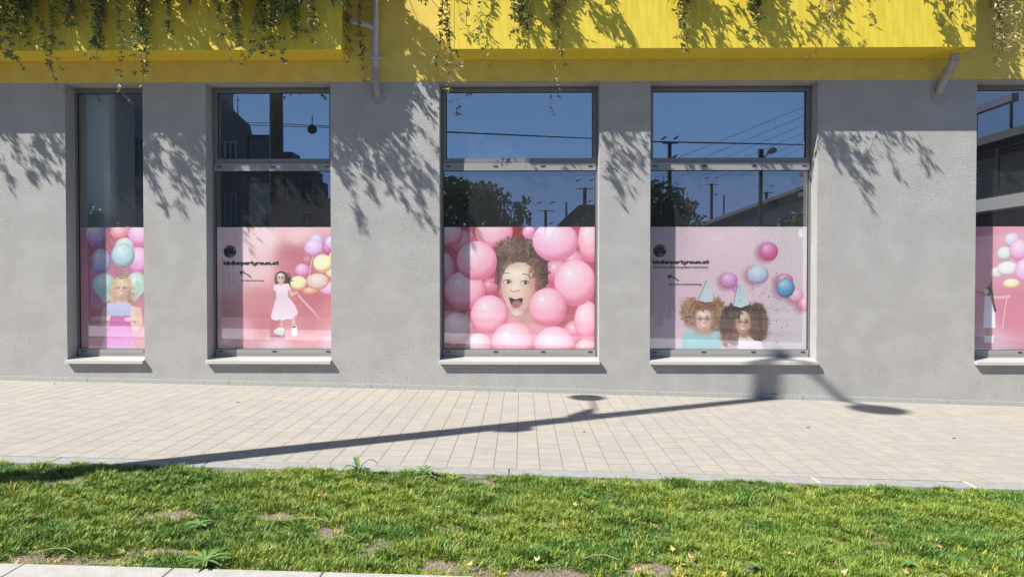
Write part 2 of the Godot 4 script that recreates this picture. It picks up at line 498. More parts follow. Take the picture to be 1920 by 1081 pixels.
func poster_running_girl() -> Painter:     # second window: girl in a pale dress with a bunch of balloons
	var p := Painter.new(403, 425, 622, 654.5, 2.3, 12)
	p.view(390, 440, 4.9125)
	p.back([[90, 0, rgb8(226, 196, 202)], [500, 20, rgb8(236, 204, 208)], [800, 0, rgb8(236, 192, 198)], [300, 200, rgb8(232, 200, 204)], [450, 300, rgb8(232, 188, 192)], [90, 420, rgb8(218, 180, 188)], [760, 180, rgb8(206, 112, 128)],
		[760, 300, rgb8(214, 122, 134)], [480, 640, rgb8(214, 126, 134)], [500, 850, rgb8(206, 104, 116)], [900, 620, rgb8(214, 112, 124)], [1120, 700, rgb8(222, 128, 138)], [900, 850, rgb8(210, 110, 122)], [90, 700, rgb8(216, 140, 150)],
		[90, 1040, rgb8(224, 176, 196)], [600, 1040, rgb8(228, 186, 204)], [1120, 1040, rgb8(224, 184, 206)], [900, 960, rgb8(226, 158, 170)], [300, 930, rgb8(222, 150, 164)]])
	p.ell(1000, 330, 240, 300, rgb8(196, 92, 112), 0.4, 60)
	p.balloon(975, 52, 66, 66, rgb8(196, 182, 224))
	p.balloon(1075, 130, 42, 52, rgb8(214, 84, 166))
	p.balloon(1112, 72, 62, 66, rgb8(208, 176, 228))
	p.balloon(950, 118, 86, 78, rgb8(216, 178, 226))
	p.balloon(895, 235, 50, 46, rgb8(206, 112, 128), 0.6)
	p.balloon(1135, 205, 48, 66, rgb8(226, 232, 176))
	p.balloon(1122, 338, 66, 62, rgb8(236, 226, 160))
	p.balloon(920, 518, 74, 36, rgb8(232, 160, 120))
	p.balloon(1082, 494, 82, 68, rgb8(220, 166, 216))
	p.balloon(985, 430, 100, 76, rgb8(222, 206, 182), 0.93)
	p.balloon(845, 324, 66, 62, rgb8(222, 152, 200))
	p.balloon(1030, 262, 88, 84, rgb8(234, 236, 168))
	p.balloon(810, 444, 76, 66, rgb8(238, 232, 158))
	p.stroke([942, 198, 925, 260, 905, 380, 880, 420], 7, rgb8(240, 206, 222))
	# ribbons
	for i in 6:
		p.stroke([788, 520, 820 + i * 5, 580 + i * 3, 890 + i * 8, 660 + i * 4, 930 + i * 12, 700 + i * 14], 5, rgb8(242, 200, 212) if i % 2 else rgb8(226, 150, 164), 0.8)
	# girl
	p.ell(620, 936, 60, 9, rgb8(196, 76, 90), 0.8, 6)
	p.stroke([655, 770, 652, 870], 34, rgb8(216, 166, 146))
	p.stroke([757, 750, 766, 850], 32, rgb8(222, 176, 156))
	p.poly([578, 888, 625, 856, 678, 862, 676, 915, 655, 935, 590, 908], rgb8(226, 232, 230), 1.0, rgb8(196, 206, 208))
	p.poly([742, 842, 792, 842, 798, 925, 772, 942, 748, 930], rgb8(232, 236, 234), 1.0, rgb8(202, 212, 212))
	p.ell(765, 850, 18, 8, rgb8(90, 80, 84))
	p.ell(655, 400, 62, 66, rgb8(58, 38, 36))
	p.poly([600, 380, 592, 440, 618, 458, 640, 440, 700, 440, 735, 450, 730, 400, 690, 345, 640, 334], rgb8(62, 40, 38))
	p.curls(700, 405, 34, 46, 50, 36, 4, rgb8(44, 28, 28), rgb8(112, 76, 66))
	p.face(648, 396, 36, 48, rgb8(236, 204, 184), rgb8(190, 134, 116), rgb8(70, 46, 42))
	p.poly([632, 435, 668, 435, 676, 470, 628, 470], rgb8(222, 178, 158))
	p.stroke([596, 490, 590, 550, 574, 622], 26, rgb8(190, 140, 126))
	p.stroke([728, 500, 745, 552, 788, 530], 28, rgb8(226, 180, 158))
	p.poly([586, 466, 626, 452, 648, 470, 676, 450, 718, 448, 738, 500, 712, 516, 716, 578, 606, 578, 604, 516, 580, 508], rgb8(236, 218, 226), 1.0, rgb8(222, 196, 214))
	p.poly([608, 572, 718, 572, 772, 640, 800, 705, 798, 735, 765, 752, 742, 780, 700, 776, 668, 790, 640, 780, 600, 790, 562, 778, 558, 750, 584, 650], rgb8(226, 196, 216), 1.0, rgb8(238, 214, 230))
	for i in 22:
		var x := 565.0 + i * 11.0
		p.stroke([662 + (x - 662) * 0.45, 585, x, 765], 5.0, rgb8(248, 230, 242) if i % 2 else rgb8(204, 168, 194), 0.4)
	# print
	round_logo(p, 188, 152, 57, rgb8(14, 12, 16), rgb8(222, 176, 184))
	web_address(p, 130, 238, 502, 34, 11.5, rgb8(14, 12, 16))
	arrow(p, 378, 392, 278, 342, 9.5, rgb8(14, 12, 16))
	return p

func poster_balloon_child() -> Painter:    # third window: laughing child among pink balloons
	var p := Painter.new(831, 425.5, 1117, 654.5, 2.4, 13)
	p.view(800, 400, 3.603)
	p.back([[110, 100, rgb8(206, 84, 112)], [600, 120, rgb8(172, 28, 48)], [1100, 100, rgb8(200, 70, 110)], [420, 500, rgb8(214, 66, 106)], [760, 760, rgb8(232, 142, 156)], [110, 900, rgb8(212, 120, 140)], [960, 760, rgb8(196, 84, 100)], [1100, 900, rgb8(200, 88, 116)]])
	var pk := rgb8(242, 166, 190)
	var deep := rgb8(224, 104, 142)
	p.balloon(250, 200, 96, 86, deep)
	p.balloon(690, 130, 40, 60, rgb8(240, 130, 170))
	p.balloon(1000, 330, 90, 80, deep)
	p.balloon(890, 400, 104, 92, rgb8(228, 112, 148))
	p.balloon(440, 510, 86, 80, rgb8(216, 66, 108))
	p.balloon(1010, 800, 90, 80, rgb8(222, 112, 138))
	p.balloon(160, 140, 82, 82, pk)
	p.balloon(455, 118, 128, 118, pk)
	p.balloon(1112, 182, 88, 148, pk)
	p.balloon(105, 380, 84, 120, rgb8(226, 160, 186))
	p.balloon(255, 520, 140, 130, pk)
	p.balloon(205, 775, 104, 104, rgb8(222, 176, 190))
	# hair behind the face
	p.view(860, 440, 6.005)
	var brown := rgb8(96, 66, 56)
	p.poly([430, 150, 470, 90, 560, 50, 700, 60, 800, 90, 900, 170, 960, 300, 1000, 420, 1015, 540, 960, 600, 870, 640, 840, 420, 760, 320, 560, 340, 500, 430, 470, 620, 440, 620, 430, 450, 415, 300], rgb8(92, 62, 56))
	p.ell(690, 210, 275, 165, rgb8(98, 68, 58), 1.0, 10)
	p.ell(900, 400, 105, 215, rgb8(88, 58, 54), 1.0, 10)
	p.shade(560, 170, 120, 90, rgb8(140, 106, 86), 0.6)
	p.shade(760, 200, 110, 90, rgb8(84, 58, 54), 0.6)
	p.waves(680, 210, 640, 560, 225, 120, 260, 110, 9, rgb8(56, 36, 34), rgb8(190, 152, 124), 0.5)
	p.waves(560, 190, 700, 480, 110, 90, 60, 110, 8, rgb8(110, 78, 64), rgb8(206, 170, 140), 0.5)
	p.waves(890, 400, 640, 520, 70, 170, 110, 90, 8, rgb8(70, 40, 40), rgb8(150, 106, 90), 0.75)
	p.curls(455, 420, 26, 170, 60, 70, 7, rgb8(60, 38, 38), rgb8(140, 100, 84), 0.7)
	# neck and face
	p.poly([600, 860, 790, 820, 860, 985, 740, 1004, 640, 960], rgb8(206, 156, 140))
	p.poly([545, 860, 640, 930, 740, 1003, 860, 985, 1000, 1060, 560, 1060], rgb8(232, 146, 158))
	p.poly([520, 410, 492, 470, 480, 560, 490, 680, 530, 760, 560, 840, 600, 895, 655, 918, 720, 890, 770, 820, 815, 720, 850, 600, 868, 490, 845, 390, 760, 316, 650, 312, 570, 345], rgb8(226, 206, 186), 1.0, rgb8(224, 196, 176))
	p.shade(835, 600, 70, 230, rgb8(206, 128, 116), 0.75)
	p.shade(488, 620, 34, 160, rgb8(200, 146, 128), 0.6)
	p.shade(745, 860, 80, 70, rgb8(206, 140, 126), 0.6)
	p.shade(570, 850, 50, 60, rgb8(210, 160, 142), 0.6)
	p.shade(640, 350, 160, 40, rgb8(198, 152, 130), 0.6)
	p.shade(500, 600, 40, 60, rgb8(226, 170, 150), 0.5)
	p.shade(760, 640, 60, 60, rgb8(232, 176, 158), 0.6)
	p.ell(520, 700, 40, 90, rgb8(226, 170, 156), 0.4, 30)
	p.ell(650, 420, 110, 70, rgb8(240, 226, 206), 0.6, 50)
	p.waves(650, 285, 600, 500, 165, 30, 70, 80, 8, rgb8(82, 52, 46), rgb8(170, 128, 104), 0.7)
	p.curls(850, 380, 40, 80, 40, 80, 8, rgb8(96, 58, 50), rgb8(160, 112, 92), 0.7)
	p.stroke([492, 445, 520, 430, 572, 432], 11, rgb8(140, 106, 90), 0.85)
	p.stroke([720, 440, 765, 444, 812, 474], 11, rgb8(134, 100, 86), 0.85)
	for e in [[550, 530], [745, 538]]:
		p.ell(e[0], e[1] + 4, 52, 34, rgb8(206, 172, 152), 0.6, 10)
		p.ell(e[0], e[1], 44, 20, rgb8(238, 236, 230))
		p.ell(e[0] + 8, e[1], 21, 20, rgb8(66, 60, 62))
		p.ell(e[0] + 8, e[1] + 1, 10, 10, rgb8(18, 16, 20))
		p.ell(e[0] + 2, e[1] - 7, 6, 5, rgb8(250, 250, 250))
		p.stroke([e[0] - 46, e[1] + 2, e[0] - 28, e[1] - 16, e[0] + 6, e[1] - 24, e[0] + 34, e[1] - 14, e[0] + 48, e[1] + 6], 8, rgb8(70, 50, 46), 0.9)
		p.stroke([e[0] - 40, e[1] + 12, e[0], e[1] + 23, e[0] + 42, e[1] + 10], 4, rgb8(150, 110, 100), 0.8)
	p.ell(632, 600, 44, 46, rgb8(238, 214, 196), 0.7, 18)
	p.stroke([600, 560, 592, 610], 6, rgb8(206, 166, 148), 0.6)
	p.stroke([582, 626, 602, 634, 626, 642, 658, 634, 682, 626], 9, rgb8(146, 96, 88), 0.9)
	p.stroke([560, 690, 542, 740, 548, 770], 8, rgb8(196, 146, 134), 0.7)
	p.stroke([742, 700, 752, 740, 740, 780], 8, rgb8(196, 140, 130), 0.7)
	p.poly([556, 706, 600, 698, 660, 700, 734, 712, 722, 780, 680, 832, 618, 836, 584, 790], rgb8(206, 140, 136))
	p.poly([568, 716, 605, 708, 660, 708, 724, 720, 710, 775, 672, 814, 625, 816, 592, 776], rgb8(84, 36, 46))
	p.ell(655, 776, 52, 38, rgb8(176, 108, 124))
	p.poly([590, 708, 618, 704, 670, 706, 690, 714, 640, 724], rgb8(246, 242, 236))
	p.ell(655, 872, 50, 22, rgb8(236, 214, 196), 0.6, 14)
	# balloons in front
	p.view(800, 400, 3.603)
	p.balloon(870, 190, 154, 136, rgb8(240, 172, 206))
	p.balloon(338, 320, 137, 134, pk)
	p.balloon(1085, 725, 86, 134, pk)
	p.balloon(1005, 470, 142, 156, rgb8(240, 170, 194))
	p.balloon(425, 686, 127, 134, pk)
	p.balloon(820, 635, 128, 132, rgb8(240, 160, 186))
	p.balloon(350, 905, 94, 96, pk)
	p.balloon(585, 870, 145, 134, pk)
	p.balloon(866, 890, 136, 126, pk)
	p.balloon(1080, 930, 82, 82, rgb8(232, 130, 162))
	return p

func poster_party_hats() -> Painter:       # fourth window: two children with curly hair and party hats
	var p := Painter.new(1219, 424, 1516, 656, 2.4, 14)
	p.view(1200, 400, 3.603)
	p.back([[70, 100, rgb8(206, 178, 196)], [600, 100, rgb8(226, 200, 212)], [1120, 100, rgb8(210, 196, 206)], [200, 600, rgb8(220, 186, 204)], [600, 500, rgb8(222, 192, 206)], [1100, 700, rgb8(206, 190, 200)], [70, 900, rgb8(214, 184, 202)], [1100, 900, rgb8(200, 186, 202)]])
	var spots := [[875, 255, 64, 64, rgb8(222, 84, 164)], [985, 452, 56, 46, rgb8(222, 94, 160)], [1065, 555, 50, 50, rgb8(228, 160, 196)], [1122, 612, 46, 46, rgb8(232, 130, 180)], [805, 412, 72, 66, rgb8(170, 200, 226)], [612, 452, 56, 56, rgb8(206, 136, 208)], [990, 502, 62, 66, rgb8(62, 164, 214)]]
	for s in spots:
		p.ell(s[0] - 22, s[1] + 10, s[2] * 1.05, s[3] * 1.05, rgb8(178, 84, 122), 0.55, 22)
	p.poly([600, 500, 650, 540, 668, 470], rgb8(200, 128, 200))
	p.poly([760, 462, 832, 492, 860, 450], rgb8(170, 190, 220))
	for s in spots:
		p.balloon(s[0], s[1], s[2], s[3], s[4])
	p.view(1270, 510, 7.2)
	for i in 130:
		var q := Vector2(p.r.randf_range(620, 1500), p.r.randf_range(-60, 960))
		if p.r.randf() < 0.55 and q.x < 1000:
			continue
		var cc: Color = [rgb8(150, 60, 110), rgb8(90, 84, 120), rgb8(206, 110, 150), rgb8(110, 140, 130)][i % 4]
		p.ell(q.x, q.y, p.r.randf_range(4, 12), p.r.randf_range(3, 9), cc, 0.85, 1.2, p.r.randf() * 3.0)
	for i in 26:
		p.ell(p.r.randf_range(20, 330), p.r.randf_range(240, 900), 8, 6, rgb8(150, 110, 140) if i % 2 else rgb8(196, 130, 110), 0.7)
	# left child
	p.ell(205, 545, 124, 170, rgb8(158, 112, 74), 1.0, 8)
	p.ell(545, 570, 106, 210, rgb8(156, 110, 68), 1.0, 8)
	p.ell(380, 455, 150, 70, rgb8(134, 80, 56), 1.0, 6)
	p.shade(230, 640, 80, 90, rgb8(84, 54, 38), 0.6)
	p.shade(520, 720, 60, 90, rgb8(80, 50, 34), 0.6)
	p.shade(170, 450, 80, 70, rgb8(206, 164, 112), 0.6)
	p.shade(580, 480, 60, 80, rgb8(206, 160, 100), 0.6)
	p.curls(205, 540, 128, 180, 420, 60, 6, rgb8(106, 70, 46), rgb8(226, 184, 130), 0.7)
	p.curls(548, 570, 105, 210, 420, 60, 6, rgb8(100, 62, 40), rgb8(222, 176, 112), 0.7)
	p.poly([70, 1060, 96, 870, 150, 790, 310, 800, 380, 850, 450, 830, 560, 800, 625, 880, 606, 1060], rgb8(152, 214, 214), 1.0, rgb8(128, 200, 206))
	p.stroke([120, 900, 140, 1050], 8, rgb8(104, 176, 184), 0.6)
	p.poly([310, 760, 460, 760, 470, 828, 385, 858, 300, 810], rgb8(222, 184, 160))
	p.face(378, 645, 104, 160, rgb8(240, 210, 186), rgb8(188, 132, 108), rgb8(120, 80, 60))
	p.curls(385, 455, 120, 40, 150, 70, 9, rgb8(120, 66, 44), rgb8(190, 124, 84), 0.75)
	p.poly([428, 80, 300, 378, 400, 410, 502, 398], rgb8(176, 210, 222), 1.0, rgb8(196, 214, 226))
	p.stroke([412, 110, 306, 372], 9, rgb8(90, 84, 110), 0.7)
	# right child
	p.ell(735, 700, 136, 236, rgb8(92, 62, 52), 1.0, 8)
	p.ell(1095, 690, 142, 272, rgb8(104, 70, 52), 1.0, 8)
	p.ell(900, 540, 240, 100, rgb8(70, 48, 50), 1.0, 8)
	p.shade(1120, 820, 100, 110, rgb8(160, 106, 66), 0.6)
	p.shade(700, 860, 90, 90, rgb8(150, 96, 62), 0.6)
	p.curls(735, 720, 135, 230, 420, 64, 6, rgb8(62, 40, 38), rgb8(150, 104, 72), 0.65)
	p.curls(1095, 700, 136, 260, 460, 64, 6, rgb8(70, 44, 36), rgb8(164, 116, 76), 0.65)
	p.curls(740, 920, 90, 90, 160, 60, 9, rgb8(110, 60, 40), rgb8(190, 120, 80), 0.65)
	p.curls(900, 520, 220, 70, 170, 70, 9, rgb8(50, 36, 40), rgb8(110, 80, 74), 0.65)
	p.poly([836, 1060, 850, 900, 890, 850, 985, 862, 1060, 930, 1150, 940, 1190, 1060], rgb8(236, 222, 234))
	p.poly([700, 1060, 700, 960, 780, 990, 840, 1060], rgb8(214, 178, 186), 0.8)
	p.poly([870, 800, 960, 800, 985, 868, 925, 900, 868, 868], rgb8(196, 146, 118))
	p.face(906, 684, 98, 160, rgb8(230, 186, 152), rgb8(166, 108, 84), rgb8(70, 46, 42))
	p.curls(830, 560, 36, 60, 50, 60, 9, rgb8(56, 38, 40), rgb8(104, 76, 68), 0.8)
	p.poly([836, 140, 768, 452, 880, 484, 996, 432], rgb8(178, 206, 218), 1.0, rgb8(190, 220, 220))
	p.stroke([826, 180, 776, 446], 12, rgb8(120, 80, 110), 0.55)
	for i in 26:
		var t := p.r.randf()
		p.ell(lerpf(836, 880, t) + p.r.randf_range(-90, 90) * t, lerpf(150, 460, t), 6, 6, rgb8(140, 130, 170), 0.6)
	p.ell(742, 436, 16, 26, rgb8(130, 50, 80))
	p.view(1200, 400, 3.603)
	var ink := rgb8(24, 22, 34)
	round_logo(p, 143, 250, 43, ink, rgb8(206, 178, 196))
	web_address(p, 98, 312, 378, 24, 8.8, ink)
	arrow(p, 271, 456, 200, 422, 7, ink)
	return p

func poster_red_hat() -> Painter:          # fifth window: child in a white dress with a red party hat
	var p := Painter.new(1831, 421.5, 2110, 657, 1.6, 15)
	p.view(1780, 400, 2.845)
	p.back([[150, 90, rgb8(206, 130, 152)], [260, 250, rgb8(222, 140, 164)], [390, 120, rgb8(228, 154, 176)], [800, 200, rgb8(226, 150, 172)], [380, 520, rgb8(216, 110, 140)], [150, 600, rgb8(200, 130, 160)], [250, 700, rgb8(214, 170, 190)], [800, 700, rgb8(216, 160, 180)]])
	for b in [[385, 135, 40, 40, rgb8(206, 186, 226)], [348, 208, 40, 38, rgb8(196, 222, 206)], [430, 190, 60, 60, rgb8(226, 160, 206)], [310, 312, 32, 32, rgb8(206, 214, 210)], [365, 290, 56, 40, rgb8(216, 220, 222)], [385, 370, 44, 26, rgb8(232, 226, 160)], [470, 300, 70, 70, rgb8(220, 170, 220)], [560, 220, 70, 76, rgb8(190, 214, 214)], [600, 340, 64, 70, rgb8(236, 222, 170)]]:
		p.balloon(b[0], b[1], b[2], b[3], b[4])
	p.stroke([362, 440, 350, 520, 340, 610], 3, rgb8(240, 214, 224))
	p.stroke([262, 600, 262, 660], 16, rgb8(196, 130, 116))
	p.stroke([284, 600, 282, 660], 16, rgb8(206, 140, 126))
	p.poly([246, 654, 294, 654, 294, 694, 246, 690], rgb8(230, 226, 232))
	p.poly([248, 436, 290, 432, 300, 520, 304, 612, 240, 612, 244, 510], rgb8(232, 222, 232))
	p.stroke([285, 445, 330, 446, 372, 438], 14, rgb8(226, 176, 158))
	p.stroke([248, 430, 210, 416, 182, 413], 9, rgb8(150, 96, 90))
	p.ell(268, 412, 20, 26, rgb8(60, 34, 40))
	p.stroke([284, 420, 290, 470, 302, 520], 11, rgb8(52, 30, 36))
	p.ell(254, 414, 12, 18, rgb8(226, 180, 160))
	p.poly([286, 354, 258, 388, 286, 396], rgb8(206, 54, 56))
	return p

# ---------------------------------------------------------------- plants
var leaf_mat: StandardMaterial3D
var stem_mat: StandardMaterial3D

func leaf_color(dry: float) -> Color:
	var t := rng.randf()
	var g := Color(0.075, 0.125, 0.024).lerp(Color(0.16, 0.21, 0.07), rng.randf())
	if t < dry:
		g = Color(0.34, 0.26, 0.12).lerp(Color(0.42, 0.38, 0.2), rng.randf())
	elif t < dry + 0.34:
		g = Color(0.26, 0.26, 0.06)
	return g * rr(0.75, 1.2)

func rand_dir() -> Vector3:
	return Vector3(rr(-1, 1), rr(-1, 1), rr(-1, 1)).normalized()

# hanging strands: [x, tip height, z, width, number of strands, leaves per metre, dryness, top]
func vine(label: String, a: Array) -> void:
	var top: float = a[7] if a.size() > 7 else 6.45
	var o := thing("trailing_vine", label, "vine", Vector3(a[0], top, a[2]), "vines hanging over the yellow planters")
	var lf := MB.new()
	for s in int(a[4]):
		var st := MB.new()
		var x: float = rr(-0.5, 0.5) * a[3]
		var p := Vector3(x * 0.7, rr(-0.04, 0.04), rr(-0.05, 0.06))
		var long: float = (top - a[1]) * (1.0 if s == 0 else rr(0.55, 0.98))
		var d := Vector3(rr(-0.12, 0.12), -1, rr(-0.02, 0.1)).normalized()
		var pts := [p]
		var rad := [0.005]
		st.col = Color(0.17, 0.115, 0.06) if rng.randf() < 0.6 else Color(0.36, 0.28, 0.15)
		var steps := int(long / 0.06) + 2
		for i in steps:
			d = (d + Vector3(rr(-0.22, 0.22), 0, rr(-0.12, 0.12)) + Vector3((x * 1.3 - p.x) * 0.5, -0.25, -p.z * 0.6)).normalized()
			p += d * 0.06
			pts.append(p)
			rad.append(lerpf(0.0045, 0.0014, float(i) / steps))
			var bare := -p.y / long > 0.82 and rng.randf() < 0.55
			var cnt: float = a[5] * 0.085
			if s == 1 and rng.randf() < 0.5:
				cnt *= 0.3
			var many := int(cnt) + int(rng.randf() < fmod(cnt, 1.0))
			for q in (0 if bare else many):
				var dl := (Vector3(rr(-1, 1), rr(-1.0, 0.25), rr(-0.8, 1)).normalized()).normalized()
				lf.col = leaf_color(a[6])
				var l := rr(0.035, 0.09)
				lf.leaf(p + rand_dir() * 0.012, dl, dl.cross(rand_dir()).normalized(), l, l * rr(0.3, 0.5))
			if rng.randf() < 0.26:   # a side twig
				var td := Vector3(rr(-1, 1), rr(-0.9, 0.1), rr(-0.4, 0.7)).normalized()
				var tl := rr(0.08, 0.22)
				st.tube([p, p + td * tl * 0.5 + Vector3(0, -0.01, 0), p + td * tl + Vector3(0, -0.04, 0)], [0.002, 0.0016, 0.001], 4, false)
				for q in int(tl * a[5] * 0.7):
					var dl := (td + rand_dir() * 0.8).normalized()
					lf.col = leaf_color(a[6])
					var l := rr(0.025, 0.06)
					lf.leaf(p + td * rr(0.1, 1.0) * tl, dl, dl.cross(rand_dir()).normalized(), l, l * rr(0.3, 0.5))
		st.tube(pts, rad, 5, false)
		part("stem", st.done(), stem_mat, o)
	if lf.v.size():
		part("foliage", lf.done(), leaf_mat, o, Vector3.ZERO, "stuff")

# a bush that grows from the trough and arches out over its edge; its outline is a polygon of x, y pairs (world) at distance z from the wall
func overhang(label: String, outline: Array, z: float, thick: float, count: int, root_x: float) -> void:
	var o := thing("overhanging_bush", label, "bush", Vector3(root_x, 6.4, 0.25), "bushes arching out of the planters")
	var pg := PackedVector2Array()
	var lo := Vector2(1e9, 1e9)
	var hi := -lo
	for i in range(0, outline.size(), 2):
		var q := Vector2(outline[i], outline[i + 1])
		pg.append(q)
		lo = lo.min(q)
		hi = hi.max(q)
	var st := MB.new()
	var lf := MB.new()
	st.col = Color(0.16, 0.11, 0.06)
	var sprays := int(count / 22.0)
	for i in sprays:
		var q := Vector2.ZERO
		for t in 60:
			q = Vector2(rr(lo.x, hi.x), rr(lo.y, hi.y))
			if Geometry2D.is_point_in_polygon(q, pg):
				break
		var e := Vector3(q.x, q.y, z + rr(-0.5, 0.5) * thick) - o.position
		var d := Vector3(rr(0.0, 0.8), -1.0, rr(-0.3, 0.5)).normalized()
		var l := rr(0.18, 0.42)
		var a := e - d * l * 0.5 
		if i % 40 == 7:
			var mid := Vector3(a.x * 0.5, maxf(a.y, 0.0) + 0.35, a.z * 0.45)
			st.tube([Vector3(rr(-0.1, 0.1), 0, 0), mid * 0.6 + Vector3(0, 0.1, 0), mid * 0.5 + a * 0.5, a], [0.008, 0.007, 0.005, 0.003], 5, false)
		st.tube([a, a + d * l * 0.5 + Vector3(0, 0.02, 0), a + d * l], [0.003, 0.0025, 0.0012], 4, false)
		for k in 22:
			var dl := (d * 0.8 + rand_dir() * 0.9).normalized()
			lf.col = leaf_color(0.06)
			var ll := rr(0.05, 0.1)
			lf.leaf(a + d * l * rng.randf() + rand_dir() * 0.02, dl, dl.cross(rand_dir()).normalized(), ll, ll * rr(0.28, 0.45))
	part("stems", st.done(), stem_mat, o, Vector3.ZERO, "stuff")
	part("foliage", lf.done(), leaf_mat, o, Vector3.ZERO, "stuff")

func tree(label: String, at: Vector3, blobs: Array, leaf_size: float, per: int, base: Color) -> void:
	var o := thing("street_tree", label, "tree", at)
	var tr := MB.new()
	tr.col = Color(0.09, 0.07, 0.05)
	var lf := MB.new()
	var c0: Array = blobs[0]
	tr.tube([Vector3(0, -0.3, 0), Vector3(0.05, c0[1] * 0.5, 0), Vector3(c0[0] * 0.6, c0[1] * 0.9, c0[2] * 0.5)], [0.2, 0.15, 0.1], 8)
	for b in blobs:
		var c := Vector3(b[0], b[1], b[2])
		tr.tube([Vector3(0.05, c0[1] * 0.5, 0), Vector3(b[0] * 0.5, lerpf(c0[1] * 0.6, b[1], 0.6), b[2] * 0.5), c], [0.09, 0.05, 0.02], 6, false)
		for i in int(0.62 * per * b[3] * b[3]):
			var d := rand_dir()
			var r: float = b[3] * pow(rng.randf(), 0.4)
			var p := c + d * r * Vector3(1, 0.85, 1)
			lf.col = base * rr(0.55, 1.35)
			var s := rand_dir()
			lf.leaf(p, s, s.cross(rand_dir()).normalized(), leaf_size * rr(0.7, 1.3), leaf_size * 0.6)
	part("trunk", tr.done(), stem_mat, o)
	part("crown", lf.done(), leaf_mat, o, Vector3.ZERO, "stuff")

# ---------------------------------------------------------------- far buildings
func window_grid(o: Node3D, xs: Array, ys: Array, w: float, h: float, z: float, frame: Material, glass: Material) -> void:
	for x in xs:
		for y in ys:
			var f := MB.new()
			f.box(Vector3(x - w / 2, y, z - 0.04), Vector3(x + w / 2, y + 0.08, z + 0.05))
			f.box(Vector3(x - w / 2, y + h - 0.08, z - 0.04), Vector3(x + w / 2, y + h, z + 0.05))
			f.box(Vector3(x - w / 2, y + 0.08, z - 0.04), Vector3(x - w / 2 + 0.08, y + h - 0.08, z + 0.05))
			f.box(Vector3(x + w / 2 - 0.08, y + 0.08, z - 0.04), Vector3(x + w / 2, y + h - 0.08, z + 0.05))
			f.box(Vector3(x - 0.03, y + 0.08, z - 0.03), Vector3(x + 0.03, y + h - 0.08, z + 0.05))
			var win := part("window", f.done(), frame, o)
			part("pane", box_mesh(Vector3(x - w / 2 + 0.08, y + 0.08, z - 0.01), Vector3(x + w / 2 - 0.08, y + h - 0.08, z + 0.03)), glass, win)

